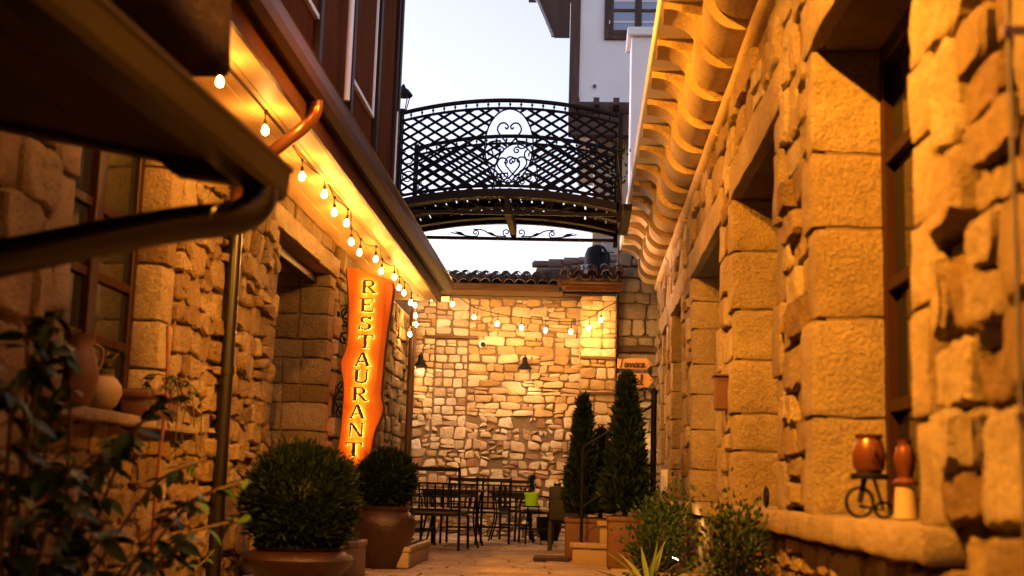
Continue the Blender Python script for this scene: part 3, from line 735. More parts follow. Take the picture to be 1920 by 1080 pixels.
for xa, xb in ((.49, .93), (1.07, 1.51)):
    for za, zb in ((10.27, 10.67), (10.73, 11.5)):
        box('pane', xa, xb, 24.975, 24.985, za, zb, 'glass_sky', win)
        box('blind_rail', xa, xb, 24.965, 24.972, za + .16, za + .2, 'trim_white', win)
box('window_catch', .395, .415, 24.90, 24.93, 10.38, 10.46, 'white_plastic', win)
MB().lathe([(0, 0), (.035, 0), (.035, .05), (0, .05)], (.12, 24.95, 9.02), 10).build('vent_hole', 'black_plastic', wh)
box('plaster_trim', -.19, 3, 24.96, 24.995, 8.67, 8.70, 'trim_white', wh)
wp = root('white_parapet', (1.2, 19, 4.9), 'pale plastered pier with a flat cap rising beside the bridge', 'pier')
box('shaft', .66, 1.5, 18.9, 19.6, 4.8, 7.86, 'plaster_white', wp, .01)
box('cap', .59, 1.55, 18.82, 19.68, 7.865, 8.0, 'plaster_white', wp, .012)

# ================================================================ FOOTBRIDGE
br = root('footbridge', (-.98, 15.8, 4.2), 'black wrought iron footbridge with lattice railings and heart scrolls across the alley', 'bridge')
BXL, BXR, BXC = -2.34, .40, -.97
HW = (BXR - BXL) / 2
def arch(x, zc, rise): return zc - rise * ((x - BXC) / HW) ** 2
def spiral(cx, cz, r0, turns, a0, sgn, n=22):
    out = []
    for i in range(n + 1):
        t = i / n; r = r0 * (1 - .82 * t); a = a0 + sgn * turns * 2 * math.pi * t
        out.append((cx + r * math.cos(a), cz + r * math.sin(a)))
    return out
def railing(yv, label):
    deck = lambda x: arch(x, 4.44, .16); top = lambda x: arch(x, 5.56, .19)
    b = base_of(br)
    rl = bpy.data.objects.new('railing', None); 
    mb = MB()
    N = 28
    xs = [BXL + (BXR - BXL) * i / N for i in range(N + 1)]
    mb.tube([(x, yv, top(x)) for x in xs], .028, 8)
    rl = mb.build('railing', 'iron', br, True, label=label)
    tube('lower_rail', [(x, yv, top(x) - .10) for x in xs], .018, 'iron', rl, 6)
    tube('bottom_rail', [(x, yv, deck(x) + .03) for x in xs], .02, 'iron', rl, 6)
    for x in (BXL, BXR): box('post', x - .03, x + .03, yv - .03, yv + .03, deck(x) - .25, top(x) + .05, 'iron', rl)
    for i in range(1, 20):
        x = BXL + (BXR - BXL) * i / 20; m = MB().tube([(x, yv, top(x) - .10), (x, yv, top(x))], .008, 6)
        m.lathe([(.001, -.02), (.016, -.008), (.016, .008), (.001, .02)], (x, yv, top(x) - .05), 8); m.build('baluster', 'iron', rl, True)
    # central lozenge that the lattice leaves open
    cz = 4.98
    def inside(x, z): return ((x - BXC) / .30) ** 2 + ((z - cz) / .47) ** 2 < 1
    for sgn in (1, -1):
        c = -4.0
        while c < 4.0:
            # bars z = cz + sgn*0.52*(x-BXC) + c, clipped to the panel and out of the lozenge
            run = []
            for i in range(221):
                x = BXL + .04 + (BXR - BXL - .08) * i / 220; z = cz + sgn * .62 * (x - BXC) + c
                ok = deck(x) + .03 < z < top(x) - .10 and not inside(x, z)
                if ok: run.append((x, z))
                if (not ok or i == 220) and run:
                    if len(run) > 3:
                        off = .006 * sgn
                        MB().tube([(run[0][0], yv + off, run[0][1]), (run[-1][0], yv + off, run[-1][1])], .017, 4).build('lattice_bar', 'iron', rl)
                    run = []
            c += .128
    oval = [(BXC + .30 * math.cos(t), yv, max(cz + .47 * math.sin(t), deck(BXC) + .02)) for t in [2 * math.pi * i / 36 for i in range(37)]]
    oval = [(x, y_, min(z, top(BXC) - .10)) for x, y_, z in oval]
    tube('oval_hoop', oval, .011, 'iron', rl, 6)
    for hz, hs in ((5.16, .15), (4.72, .14)):                 # hearts ending in scrolls
        for s in (1, -1):
            P = [(BXC, hz - hs * 1.15)]
            P += [(BXC + s * hs * .55, hz - hs * .55), (BXC + s * hs * .98, hz + hs * .1), (BXC + s * hs * .8, hz + hs * .62), (BXC + s * hs * .4, hz + hs * .72), (BXC + s * hs * .1, hz + hs * .45), (BXC + s * hs * .22, hz + hs * .22), (BXC + s * hs * .36, hz + hs * .36)]
            tube('heart_scroll', catmull([(x, yv, z) for x, z in P], 5), .011, 'iron', rl, 6)
    for s in (1, -1):
        for (cx, c_z, r0, a0) in ((.20, 4.60, .10, 0), (.27, 4.86, .085, 2.0), (.12, 4.56, .06, 1.0), (.17, 5.0, .07, 2.4), (.10, 4.92, .05, .4)):
            sp_ = spiral(BXC + s * cx, c_z, r0, 1.3, a0 if s > 0 else math.pi - a0, s)
            tube('scroll', [(x, yv, z) for x, z in sp_], .010, 'iron', rl, 5)
        tube('scroll', catmull([(BXC, yv, 4.47), (BXC + s * .12, yv, 4.62), (BXC + s * .3, yv, 4.78), (BXC + s * .26, yv, 5.0), (BXC + s * .1, yv, 5.04)], 6), .011, 'iron', rl, 6)
        for k in range(2):
            sp_ = spiral(BXC + s * (HW - .13), 4.55 + k * .25, .10, 1.2, k * 2, -s)
            tube('scroll', [(x, yv, z) for x, z in sp_], .009, 'iron', rl, 5)
    # arch girder, bottom chord, leaf scrolls
    MB().add([(x, y_, z) for x in xs for (y_, z) in ((yv - .03, deck(x) - .01), (yv + .03, deck(x) - .01), (yv + .03, deck(x) - .11), (yv - .03, deck(x) - .11))],
             [(i * 4 + k, i * 4 + (k + 1) % 4, i * 4 + 4 + (k + 1) % 4, i * 4 + 4 + k) for i in range(N) for k in range(4)] + [(3, 2, 1, 0), tuple(N * 4 + k for k in range(4))]).build('arch_girder', 'iron', rl)
    box('bottom_chord', BXL, BXR, yv - .025, yv + .025, 4.105, 4.145, 'iron', rl)
    box('king_post', BXC - .03, BXC + .03, yv - .02, yv + .02, 4.146, 4.33, 'iron', rl)
    for s in (1, -1):
        tube('scroll', [(x, yv, z) for x, z in spiral(BXC + s * .10, 4.215, .055, 1.2, -math.pi / 2, s)], .009, 'iron', rl, 5)
        tube('scroll', [(x, yv, z) for x, z in spiral(BXC + s * .52, 4.20, .05, 1.3, -math.pi / 2, -s)], .009, 'iron', rl, 5)
        tube('scroll', catmull([(BXC + s * .10, yv, 4.16), (BXC + s * .28, yv, 4.17), (BXC + s * .42, yv, 4.24), (BXC + s * .55, yv, 4.25)], 5), .009, 'iron', rl, 5)
        tube('scroll', catmull([(BXC + s * .52, yv, 4.15), (BXC + s * .66, yv, 4.16), (BXC + s * .85, yv, 4.2)], 5), .009, 'iron', rl, 5)
        for lx in (.30, .72):
            MB().prism([(BXC + s * (lx - .09), 4.15), (BXC + s * lx, 4.165), (BXC + s * (lx + .09), 4.215), (BXC + s * (lx + .0), 4.21)], lambda u, q, w: (u, w, q), yv - .008, yv + .008).build('iron_leaf', 'iron', rl)
    return rl
railing(15.0, 'near railing of the bridge'); railing(16.6, 'far railing of the bridge')
dz = lambda x: arch(x, 4.44, .16)
np_ = 20
for i in range(np_):
    xa = BXL + (BXR - BXL) * i / np_; xb = BXL + (BXR - BXL) * (i + 1) / np_; za, zb = dz(xa), dz(xb)
    xa += .011; xb -= .011
    mk('deck_plank', [(xa, 15.04, za), (xb, 15.04, zb), (xb, 16.56, zb), (xa, 16.56, za), (xa, 15.04, za - .02), (xb, 15.04, zb - .02), (xb, 16.56, zb - .02), (xa, 16.56, za - .02)],
       [(0, 1, 2, 3), (7, 6, 5, 4), (0, 4, 5, 1), (1, 5, 6, 2), (2, 6, 7, 3), (3, 7, 4, 0)], 'bridge_plank', br)
for yv, w in ((15.16, .12), (15.72, .14), (16.36, .14)):
    xs = [BXL + (BXR - BXL) * i / 16 for i in range(17)]
    MB().add([(x, y_, dz(x) + z) for x in xs for (y_, z) in ((yv - w / 2, -.025), (yv + w / 2, -.025), (yv + w / 2, -.085), (yv - w / 2, -.085))],
             [(i * 4 + k, i * 4 + (k + 1) % 4, i * 4 + 4 + (k + 1) % 4, i * 4 + 4 + k) for i in range(16) for k in range(4)] + [(3, 2, 1, 0), (64, 65, 66, 67)]).build('joist', 'bridge_plank', br)
box('cross_beam', BXC - .04, BXC + .04, 15.03, 16.57, 4.15, 4.30, 'bridge_plank', br)
box('landing', BXR + .03, .56, 15.06, 16.6, 4.20, 4.28, 'bridge_plank', br)
box('landing', -3.4, BXL - .03, 14.95, 16.6, 4.15, 4.27, 'dark_plank', br)
# lantern on its post by the left end
ln = root('post_lantern', (-2.335, 15.12, 4.3), 'small black four sided lantern on a post at the left end of the bridge', 'lantern')
tube('post', [(-2.335, 15.12, 4.27), (-2.335, 15.12, 5.46)], .03, 'iron', ln, 8)
lz = 5.46
for sx in (-1, 1):
    for sy in (-1, 1): tube('lantern_bar', [(-2.335 + sx * .04, 15.12 + sy * .04, lz), (-2.335 + sx * .075, 15.12 + sy * .075, lz + .18)], .007, 'iron', ln, 4)
MB().lathe([(0, 0), (.06, 0), (.055, .02), (0, .02)], (-2.335, 15.12, lz - .02), 8).build('lantern_base', 'iron', ln)
MB().lathe([(.0, .0), (.125, 0), (.12, .02), (.07, .08), (.03, .11), (.02, .14), (.0, .16)], (-2.335, 15.12, lz + .18), 8).build('lantern_cap', 'iron', ln)

# ================================================================ STRING LIGHTS
def bulb_meshes():
    s = MB().lathe([(0, 0), (.016, 0), (.019, -.02), (.018, -.055), (.013, -.06), (0, -.06)], (0, 0, 0), 8)
    g = MB().lathe([(0, -.055), (.014, -.058), (.022, -.075), (.032, -.098), (.034, -.115), (.027, -.137), (.012, -.149), (0, -.151)], (0, 0, 0), 10)
    return s, g
def data_of(mb, name, mat):
    me = bpy.data.meshes.new(name); me.from_pydata(mb.v, [], mb.f); me.polygons.foreach_set('use_smooth', [True] * len(me.polygons)); me.materials.append(MATS[mat]); return me
SB, GB = bulb_meshes()
SOCK = data_of(SB, 'socket', 'black_plastic'); GL_A = data_of(GB, 'bulb', 'bulb_amber'); GL_W = data_of(GB, 'bulb', 'bulb_warm')
def string(label, pts, spots, glass, drop=.06):
    rt = root('string_lights', pts[0], label, 'string lights'); b = base_of(rt)
    tube('cable', catmull(pts, 6), .007, 'cable', rt, 5)
    for (x, y, z) in spots:
        tube('drop_wire', [(x, y, z + drop), (x, y, z - .005)], .0055, 'cable', rt, 5)
        MB().lathe([(0, -.012), (.014, -.012), (.014, .012), (0, .012)], (x, y, z + drop), 6).build('cable_clip', 'cable', rt)
        so = bpy.data.objects.new('bulb', glass); C.objects.link(so); so.parent = rt; so.location = (x - b.x, y - b.y, z - b.z); so.scale = (.76, .76, .76)
        k = bpy.data.objects.new('socket', SOCK); C.objects.link(k); k.parent = so
        so.rotation_euler = (R.uniform(-.12, .12), R.uniform(-.12, .12), 0)
sx = -2.32
ys = [3.2, 4.3, 5.4, 6.5, 7.5, 8.63, 9.88, 10.72, 11.2, 11.85, 12.15, 12.7, 13.5, 14.05, 15.06, 15.5, 15.85, 16.6]
zs = [3.26] * 5 + [3.27, 3.25, 3.30, 3.24, 3.28, 3.15, 3.15, 3.23, 3.19, 3.29, 3.23, 3.22, 3.20]
spots = [(sx + R.uniform(-.02, .02), y, z + .1) for y, z in zip(ys, zs)]
cab = [(sx, 2.6, 3.42)]
for i, (x, y, z) in enumerate(spots):
    cab.append((x, y, z + .06))
    if i + 1 < len(spots): cab.append((x, (y + spots[i + 1][1]) / 2, min(3.43, z + .08)))
string('warm bulb string hanging under the left timber soffit', cab, spots, GL_A)
cl = [(-2.50, 18.2, 3.43), (-2.53, 18.55, 3.55), (-2.54, 18.6, 3.40), (-2.53, 18.62, 3.27), (-2.62, 18.64, 3.12)]
string('short cluster of bulbs dangling by the far left downpipe', [(-2.32, 17.2, 3.40), (-2.48, 18.0, 3.62), (-2.56, 18.58, 3.62), (-2.57, 18.6, 3.2), (-2.64, 18.62, 3.1)], cl[1:], GL_A, .03)
bs = [(-2.42, 3.74), (-2.077, 3.66), (-1.732, 3.46), (-1.35, 3.36), (-.979, 3.31), (-.593, 3.275), (-.192, 3.26), (.089, 3.33), (.27, 3.46)]
string('bulb string sagging across the courtyard in front of the rubble wall', [(-2.56, 18.9, 3.9)] + [(x, 19.5, z + .14) for x, z in bs] + [(.50, 19.9, 3.78)], [(x, 19.5, z + .06) for x, z in bs], GL_W, .08)

# ================================================================ LAMPS
def spot(name, loc, aim, power, col, size, blend, parent, rad=.05):
    ld = bpy.data.lights.new(name, 'SPOT'); ld.energy = power; ld.color = col; ld.spot_size = math.radians(size); ld.spot_blend = blend; ld.shadow_soft_size = rad
    o = bpy.data.objects.new(name, ld); C.objects.link(o); o.parent = parent
    d = Vector(aim) - Vector(loc); o.location = Vector(loc) - base_of(parent); o.rotation_euler = d.to_track_quat('-Z', 'Y').to_euler(); return o
def added_flood(loc, aim, power, label, size=110, col=(1.0, .36, .025)):  # unseen lamps added to brighten the walls beyond what the bulbs give
    rt = root('added_floodlight', loc, label, 'added_floodlight'); d = (Vector(aim) - Vector(loc)).normalized(); L = Vector(loc)
    MB().tube([L - d * .12, L - d * .10, L - d * .02, L - d * .005], [.05, .08, .10, .105], 12).build('housing', 'black_plastic', rt, True)
    MB().tube([L - d * .004, L - d * .001], .09, 12).build('lens', 'added_flood_face', rt)
    tube('bracket', [L - d * .1, L - d * .1 + Vector((-.1, 0, .1)), L - d * .1 + Vector((-.45, 0, .1))], .012, 'black_plastic', rt)
    spot('beam', L + d * .01, aim, power, col, size, .9, rt)
added_flood((-.98, 3.3, 4.9), (1.2, 5.7, 1.9), 1450, 'added unseen fill lamp on the near left jetty aimed at the right wall', 150)
added_flood((-2.22, 8.6, 5.0), (1.2, 11.5, 2.4), 580, 'added unseen fill lamp high on the panelled upper storey', 100)
added_flood((-2.2, 16.9, 3.98), (1.2, 16.9, 3.1), 190, 'added unseen fill lamp tucked behind the gutter under the bridge', 95)
added_flood((.92, 6.8, 3.97), (-2.8, 8.6, 2.1), 470, 'added unseen fill lamp under the right eave aimed at the left wall', 58)
added_flood((-2.42, 18.08, 3.78), (-.9, 20.4, 1.0), 100, 'added unseen fill lamp behind the left eave end aimed at the rubble wall', 110, (1, .57, .28))
for (x, lab, sd) in ((-.94, 'black bell shaped wall lamp in the middle of the rubble wall', 0), (-2.64, 'black bell shaped wall lamp near the left corner of the rubble wall', 1)):
    rt = root('wall_lamp', (x, YB, 2.72), lab, 'wall lamp')
    MB().lathe([(0, .17), (.035, .17), (.04, .155), (.045, .07), (.075, .03), (.115, .0), (.12, -.02), (.105, -.02), (.07, .015), (.04, .05), (0, .06)], (x, YB - .2, 2.73), 18).build('shade', 'iron', rt, True)
    tube('arm', catmull([(x, YB, 2.80), (x, YB - .08, 2.86), (x, YB - .17, 2.94), (x, YB - .2, 2.9)], 5), .012, 'iron', rt)
    MB().lathe([(0, 0), (.05, 0), (.05, .012), (0, .012)], (x, YB - .03, 2.8), 12).build('wall_plate', 'iron', rt)
    MB().lathe([(0, 0), (.02, .0), (.03, -.02), (.026, -.045), (0, -.055)], (x, YB - .2, 2.775), 10).build('bulb', 'bulb_lamp', rt, True)
    spot('beam', (x, YB - .24, 2.68), (x, YB - .25, 0), 7, (1, .66, .38), 125, 1, rt, .05)
def uplight(loc, aim, power, label):
    rt = root('ground_spotlight', loc, label, 'spotlight'); L = Vector(loc); d = (Vector(aim) - L).normalized()
    tube('spike', [L + Vector((0, 0, -.12)), L], .012, 'black_plastic', rt)
    MB().tube([L - d * .04, L + d * .06], [.03, .045], 10).build('housing', 'black_plastic', rt, True)
    MB().tube([L + d * .061, L + d * .064], .038, 10).build('lens', 'bulb_lamp', rt)
    spot('beam', L + d * .07, aim, power, (1, .58, .16), 90, .8, rt, .03)
uplight((.86, 11.9, .14), (1.25, 12.2, 1.2), 14, 'small ground spotlight glowing among the leaves against the right wall')
uplight((1.06, 19.7, .95), (.95, 20.3, 2.6), 20, 'small bright spotlight behind the cypress lighting the arrow signs')

# ================================================================ RESTAURANT SIGN
SY = 13.9
sg = root('restaurant_sign', (-2.45, SY, 1.0), 'tall live-edge orange wood sign with backlit letters reading RESTAURANT', 'sign')
out = [(-2.70, 3.20), (-2.62, 3.215), (-2.40, 3.14), (-2.17, 3.05), (-2.17, 2.81), (-2.19, 2.6), (-2.21, 2.38), (-2.225, 2.2), (-2.23, 2.02), (-2.24, 1.78), (-2.21, 1.66), (-2.215, 1.58), (-2.245, 1.49), (-2.29, 1.37), (-2.32, 1.16), (-2.34, .98), (-2.52, 1.0), (-2.69, 1.07), (-2.675, 1.3), (-2.66, 1.6), (-2.66, 1.86), (-2.69, 2.01), (-2.705, 2.1), (-2.70, 2.16), (-2.65, 2.32), (-2.645, 2.62), (-2.665, 2.92)]
sm = catmull([(x, 0, z) for x, z in out] + [(out[0][0], 0, out[0][1])], 3)[:-1]
MB().prism([(p.x + (.014 if p.x > -2.42 else -.010), p.z - .006) for p in sm], lambda u, q, w: (u, w, q), SY - .018, SY + .04).build('bark_edge', 'bark_edge', sg)
board = MB().prism([(p.x, p.z) for p in sm], lambda u, q, w: (u, w, q), SY - .03, SY + .03).build('board', 'sign_wood', sg, bevel=.006)
def seg_arc(cx, cy, rx, ry, a0, a1, w0, w1=None, n=9):
    w1 = w0 if w1 is None else w1; out_ = []
    for i in range(n):
        t0, t1 = math.radians(a0 + (a1 - a0) * i / n), math.radians(a0 + (a1 - a0) * (i + 1) / n)
        def P(t, k): 
            ww = w0 + (w1 - w0) * abs(math.cos(t)); return (cx + (rx - k * ww) * math.cos(t), cy + (ry - k * w0) * math.sin(t))
        out_.append([P(t0, 0), P(t1, 0), P(t1, 1), P(t0, 1)])
    return out_
rc = lambda x0, y0, x1, y1: [(x0, y0), (x1, y0), (x1, y1), (x0, y1)]
def sl(x0, y0, x1, y1, w): return [(x0 - w / 2, y0), (x0 + w / 2, y0), (x1 + w / 2, y1), (x1 - w / 2, y1)]
T_, t_, s_ = .20, .10, .07
LET = {
 'R': [rc(.14, 0, .14 + T_, 1), rc(.02, 0, .46, s_), rc(.02, 1 - s_, .3, 1), rc(.34, 1 - t_, .55, 1), rc(.34, .46, .55, .46 + t_), sl(.88, 0, .52, .46, T_), rc(.74, 0, 1.02, s_)] + seg_arc(.53, .73, .33, .27, 90, -90, t_, T_),
 'E': [rc(.14, 0, .14 + T_, 1), rc(.04, 0, .3, s_), rc(.04, 1 - s_, .3, 1), rc(.34, 0, .86, t_), rc(.34, 1 - t_, .84, 1), rc(.34, .46, .66, .46 + t_), rc(.80, 0, .88, .26), rc(.78, .76, .86, 1), rc(.62, .38, .68, .64)],
 'S': seg_arc(.5, .74, .34, .26, 20, 270, t_, T_, 12) + seg_arc(.5, .26, .36, .26, 90, -160, t_, T_, 12) + [rc(.74, .72, .84, 1.0), rc(.12, 0, .21, .3)],
 'T': [rc(.40, 0, .40 + T_, 1), rc(.26, 0, .74, s_), rc(.04, 1 - t_, .96, 1), rc(.02, .72, .10, 1), rc(.90, .72, .98, 1)],
 'A': [sl(.14, 0, .47, 1, .11), sl(.84, 0, .50, 1, T_), rc(.28, .28, .70, .28 + t_), rc(0, 0, .30, s_), rc(.68, 0, 1.02, s_)],
 'U': [rc(.12, .28, .12 + T_, 1), rc(.76, .28, .87, 1), rc(0, 1 - s_, .44, 1), rc(.64, 1 - s_, 1, 1)] + seg_arc(.495, .3, .375, .3, 180, 360, .13, .16, 10),
 'N': [rc(.12, 0, .22, 1), rc(.80, 0, .90, 1), sl(.82, 0, .2, 1, T_), rc(0, 0, .36, s_), rc(.0, 1 - s_, .3, 1), rc(.66, 1 - s_, 1.02, 1)]}
cz = [2.99, 2.78, 2.575, 2.37, 2.17, 1.975, 1.78, 1.585, 1.385, 1.17]
cx = [-2.425, -2.43, -2.44, -2.435, -2.455, -2.46, -2.47, -2.485, -2.49, -2.505]
for ch, x, z in zip('RESTAURANT', cx, cz):
    W, H = .19, .155
    m = MB(); gl = MB()
    for i, q in enumerate(LET[ch]):
        P = [(x + (u - .5) * W, z + (v - .5) * H) for u, v in q]
        m.prism(P, lambda u, q_, w: (u, w, q_), SY - .085 - i * .0003, SY - .066)
        gl.prism(P, lambda u, q_, w: (u, w, q_), SY - .0655, SY - .0625 + i * .0001)
    lt = m.build('letter', 'letter_dark', sg); gl.build('backlight', 'letter_glow', lt)
for z in (2.55, 1.72):
    for k in (1, -1):
        pts = [(PXL + .13 + r_, SY, z + k * .13 + q_) for r_, q_ in spiral(0, 0, .075, 1.25, math.pi / 2 * k, k)]
        tube('bracket_scroll', catmull([(PXL + .04, SY, z)] + [pts[0]], 4)[:-1] + pts, .011, 'iron', sg, 6)
    box('bracket_arm', PXL - .0, -2.66, SY - .012, SY + .012, z - .012, z + .012, 'iron', sg)
    box('bracket_plate', PXL + .0, PXL + .05, SY - .02, SY + .02, z - .16, z + .16, 'iron', sg)
# arrow signs
def script(word, x0, z0, sc_, yv, parent, mat='letter_dark'):
    G = {
     'T': (.62, [[(.0, .85), (.15, 1.0), (.4, .93), (.7, 1.02)], [(.38, .95), (.33, .5), (.25, .05), (.1, .0)]]),
     'a': (.42, [[(.36, .42), (.18, .46), (.05, .25), (.1, .02), (.22, .03), (.36, .40)], [(.36, .42), (.32, .1), (.38, .0), (.46, .1)]]),
     'r': (.34, [[(.02, .08), (.1, .42), (.12, .36), (.26, .4)], [(.22, .4), (.22, .1), (.28, .0), (.38, .1)]]),
     'c': (.36, [[(.32, .38), (.18, .45), (.05, .22), (.14, .0), (.26, .02), (.38, .1)]]),
     'e': (.36, [[(.05, .2), (.28, .28), (.26, .44), (.14, .42), (.05, .2), (.14, .0), (.28, .02), (.4, .14)]]),
     'H': (.78, [[(.05, 1.0), (.12, .95), (.12, .4), (.02, .0)], [(.6, 1.0), (.52, .6), (.5, .1), (.62, .0)], [(.02, .48), (.3, .56), (.62, .5)]]),
     'o': (.40, [[(.22, .44), (.06, .3), (.08, .05), (.22, .0), (.34, .2), (.22, .44), (.42, .38)]]),
     't': (.34, [[(.2, .85), (.14, .3), (.16, .02), (.26, .0), (.36, .1)], [(.02, .55), (.36, .58)]]),
     'l': (.30, [[(.04, .1), (.22, .7), (.2, 1.0), (.1, .9), (.1, .2), (.18, .0), (.3, .1)]])}
    x = x0
    for ch in word:
        adv, strokes = G[ch]; m = MB()
        for s in strokes: m.tube(catmull([(x + p[0] * sc_, yv, z0 + p[1] * sc_) for p in s], 4), .0095, 5)
        m.build('letter', mat, parent); x += adv * sc_
for (word, z0, z1, x1, lab, s, xo) in (('Tarrace', 2.72, 2.90, 1.10, 'upper orange wooden arrow sign lettered Tarrace on the stair wall', .145, .565), ('Hotel', 2.44, 2.66, 1.13, 'lower orange wooden arrow sign lettered Hotel behind the cypress tip', .165, .60)):
    rt = root('arrow_sign', (.8, 19.95, z0), lab, 'sign')
    MB().prism([(.545, z0 + .01), (x1 - .09, z0), (x1, (z0 + z1) / 2), (x1 - .09, z1), (.55, z1 - .01)], lambda u, q, w: (u, w, q), 19.94, 19.97).build('board', 'arrow_wood', rt, bevel=.005)
    script(word, xo, z0 + .035, s, 19.933, rt)
    MB().lathe([(0, 0), (.013, 0), (.013, .013), (0, .013)], (x1 - .05, 19.927, (z0 + z1) / 2), 8).build('knob', 'stem_red', rt)
    for xx in (.62, 1.0): tube('standoff', [(xx, 19.97, (z0 + z1) / 2), (xx, 20.34, (z0 + z1) / 2)], .01, 'iron', rt, 6)

# ================================================================ FOLIAGE
def blades(mb, pts, lens, wid, up=.5, rs=None):
    rs = rs or R
    for p, nrm in pts:
        d = Vector(nrm) * (1 - up) + Vector((0, 0, up)) + Vector((rs.uniform(-.5, .5), rs.uniform(-.5, .5), rs.uniform(-.5, .5))); d.normalize()
        s = d.cross(Vector((rs.uniform(-1, 1), rs.uniform(-1, 1), rs.uniform(-1, 1))))
        if s.length < 1e-4: continue
        s.normalize(); l = rs.uniform(*lens); w = l * wid; p = Vector(p)
        mb.add([p, p + d * l * .5 + s * w, p + d * l, p + d * l * .5 - s * w], [(0, 1, 2, 3)], rs.random())
def foliage(name, mb, mat, parent):
    o = mk(name, mb.v, mb.f, mat, parent, False, mb.r); o['kind'] = 'stuff'; return o
def ball_topiary(label, c, r, jar, n, grp=None):
    """clay jar with a clipped ball of thuja"""
    jt = root('clay_jar', (c[0], c[1], 0), jar[0], 'jar')
    k = jar[1]
    MB().lathe([(r_ * k, z * jar[2]) for r_, z in [(0, 0), (.50, 0), (.56, .05), (.78, .35), (.95, .62), (1.0, .78), (.96, .88), (.84, .96), (.74, 1.0), (.80, 1.05), (.82, 1.08), (.74, 1.08), (.66, .98), (0, .97)]], (c[0], c[1], 0), 32).build('jar', 'clay_pot', jt, True)
    MB().lathe([(0, 0), (.68 * k, 0), (.6 * k, .03), (0, .05)], (c[0], c[1], jar[2] * .972), 20).build('soil', 'soil', jt, True)
    t = root('thuja_ball', (c[0], c[1], jar[2]), label, 'shrub')
    tube('stem', [(c[0], c[1], jar[2] * .95), (c[0], c[1], c[2])], .03, 'bark', t)
    mb = MB(); pts = []
    for i in range(n):
        u = R.uniform(-1, 1); a = R.uniform(0, 2 * math.pi); q = math.sqrt(1 - u * u); d = Vector((q * math.cos(a), q * math.sin(a), u))
        lump = 1 + .10 * noise.noise(d * 2.3 + Vector(c)) + .08 * noise.noise(d * 6) + (.20 * R.random() if R.random() < .06 else 0)
        rr = r * lump * R.uniform(.80, .97); pts.append((Vector(c) + Vector((d.x * rr, d.y * rr, d.z * rr * 1.02)), d))
    blades(mb, pts, (.03, .085), .11, .4); foliage('foliage', mb, 'thuja', t)
    MB().lathe([(r * .84 * math.cos(a), r * .84 * math.sin(a)) for a in [math.pi * (i / 12 - .5) for i in range(13)]], c, 20).build('dark_core', 'thuja', t, True, rnd=.1)  # solid dark core added inside the ball to block light between blades
ball_topiary('large round dark green thuja ball in the nearest clay jar', (-2.125, 9.6, .64), .435, ('large brown glazed clay jar nearest the camera at bottom left', .42, .29), 16000)
ball_topiary('smaller rounded thuja ball behind the near one, under the sign', (-1.86, 12.1, .84), .27, ('brown shouldered clay jar standing behind the nearest one', .30, .55), 9000)
def cypress(label, x, y, z0, z1, r, n):
    t = root('cypress', (x, y, z0), label, 'conifer')
    tube('trunk', [(x, y, z0 - .05), (x, y, z0 + (z1 - z0) * .8)], [.028, .008], 'bark', t)
    mb = MB(); pts = []
    for i in range(n):
        h = R.random() ** 1.25; a = R.uniform(0, 2 * math.pi)
        prof = (1 - h) ** .8 * (1 if h > .12 else .72 + h * 2.3)
        lump = 1 + .22 * noise.noise(Vector((math.cos(a) * 1.6, math.sin(a) * 1.6, h * 7 + x * 9))) + .12 * noise.noise(Vector((math.cos(a) * 4, math.sin(a) * 4, h * 16)))
        rr = r * prof * lump * math.sqrt(R.uniform(.35, 1)); d = Vector((math.cos(a), math.sin(a), .2))
        pts.append(((x + rr * math.cos(a), y + rr * math.sin(a), z0 + .03 + h * (z1 - z0) * .95), d))
    blades(mb, pts, (.05, .13), .16, .6); foliage('crown', mb, 'cypress', t)
cypress('tallest cypress in the terracotta box beside the stone steps', .47, 13.28, .55, 2.02, .265, 8500)
cypress('slimmer cypress to the left of the tallest one, by the wicker chair', .02, 14.5, .5, 1.86, .21, 5500)
cypress('small cypress between the two taller ones', .24, 14.9, .5, 1.50, .18, 3000)
def boxpot(name, ext, mat, label, cat='planter', plant=True):
    x0, x1, y0, y1, z0, z1 = ext
    rt = root(name, ((x0 + x1) / 2, (y0 + y1) / 2, z0), label, cat)
    v, f = rockbox(x0, x1, y0, y1, z0, z1, r=.015, seg=.15, amp=.004); mk('box', v, f, mat, rt, True)
    v, f = rockbox(x0 - .012, x1 + .012, y0 - .012, y1 + .012, z1 - .05, z1 + .004, r=.012, seg=.3, amp=.002); mk('rim', v, f, mat, rt, True)
    box('soil', x0 + .03, x1 - .03, y0 + .03, y1 - .03, z1 - .01, z1 + .012, 'soil', rt)
    return rt
boxpot('planter_box', (.29, .65, 13.08, 13.46, .02, .54), 'clay_red', 'square terracotta planter beside the stone steps holding the tallest cypress')
boxpot('planter_box', (-.16, .42, 14.35, 15.1, .02, .48), 'clay_red', 'long terracotta planter behind the steps under the slim cypress')
boxpot('planter_box', (-1.96, -1.80, 10.35, 10.75, .02, .33), 'pot_beige', 'tall beige box planter between the two clay jars')
boxpot('planter_box', (-1.72, -1.60, 12.0, 13.6, .02, .22), 'pot_cream', 'low cream trough along the wall past the second clay jar')

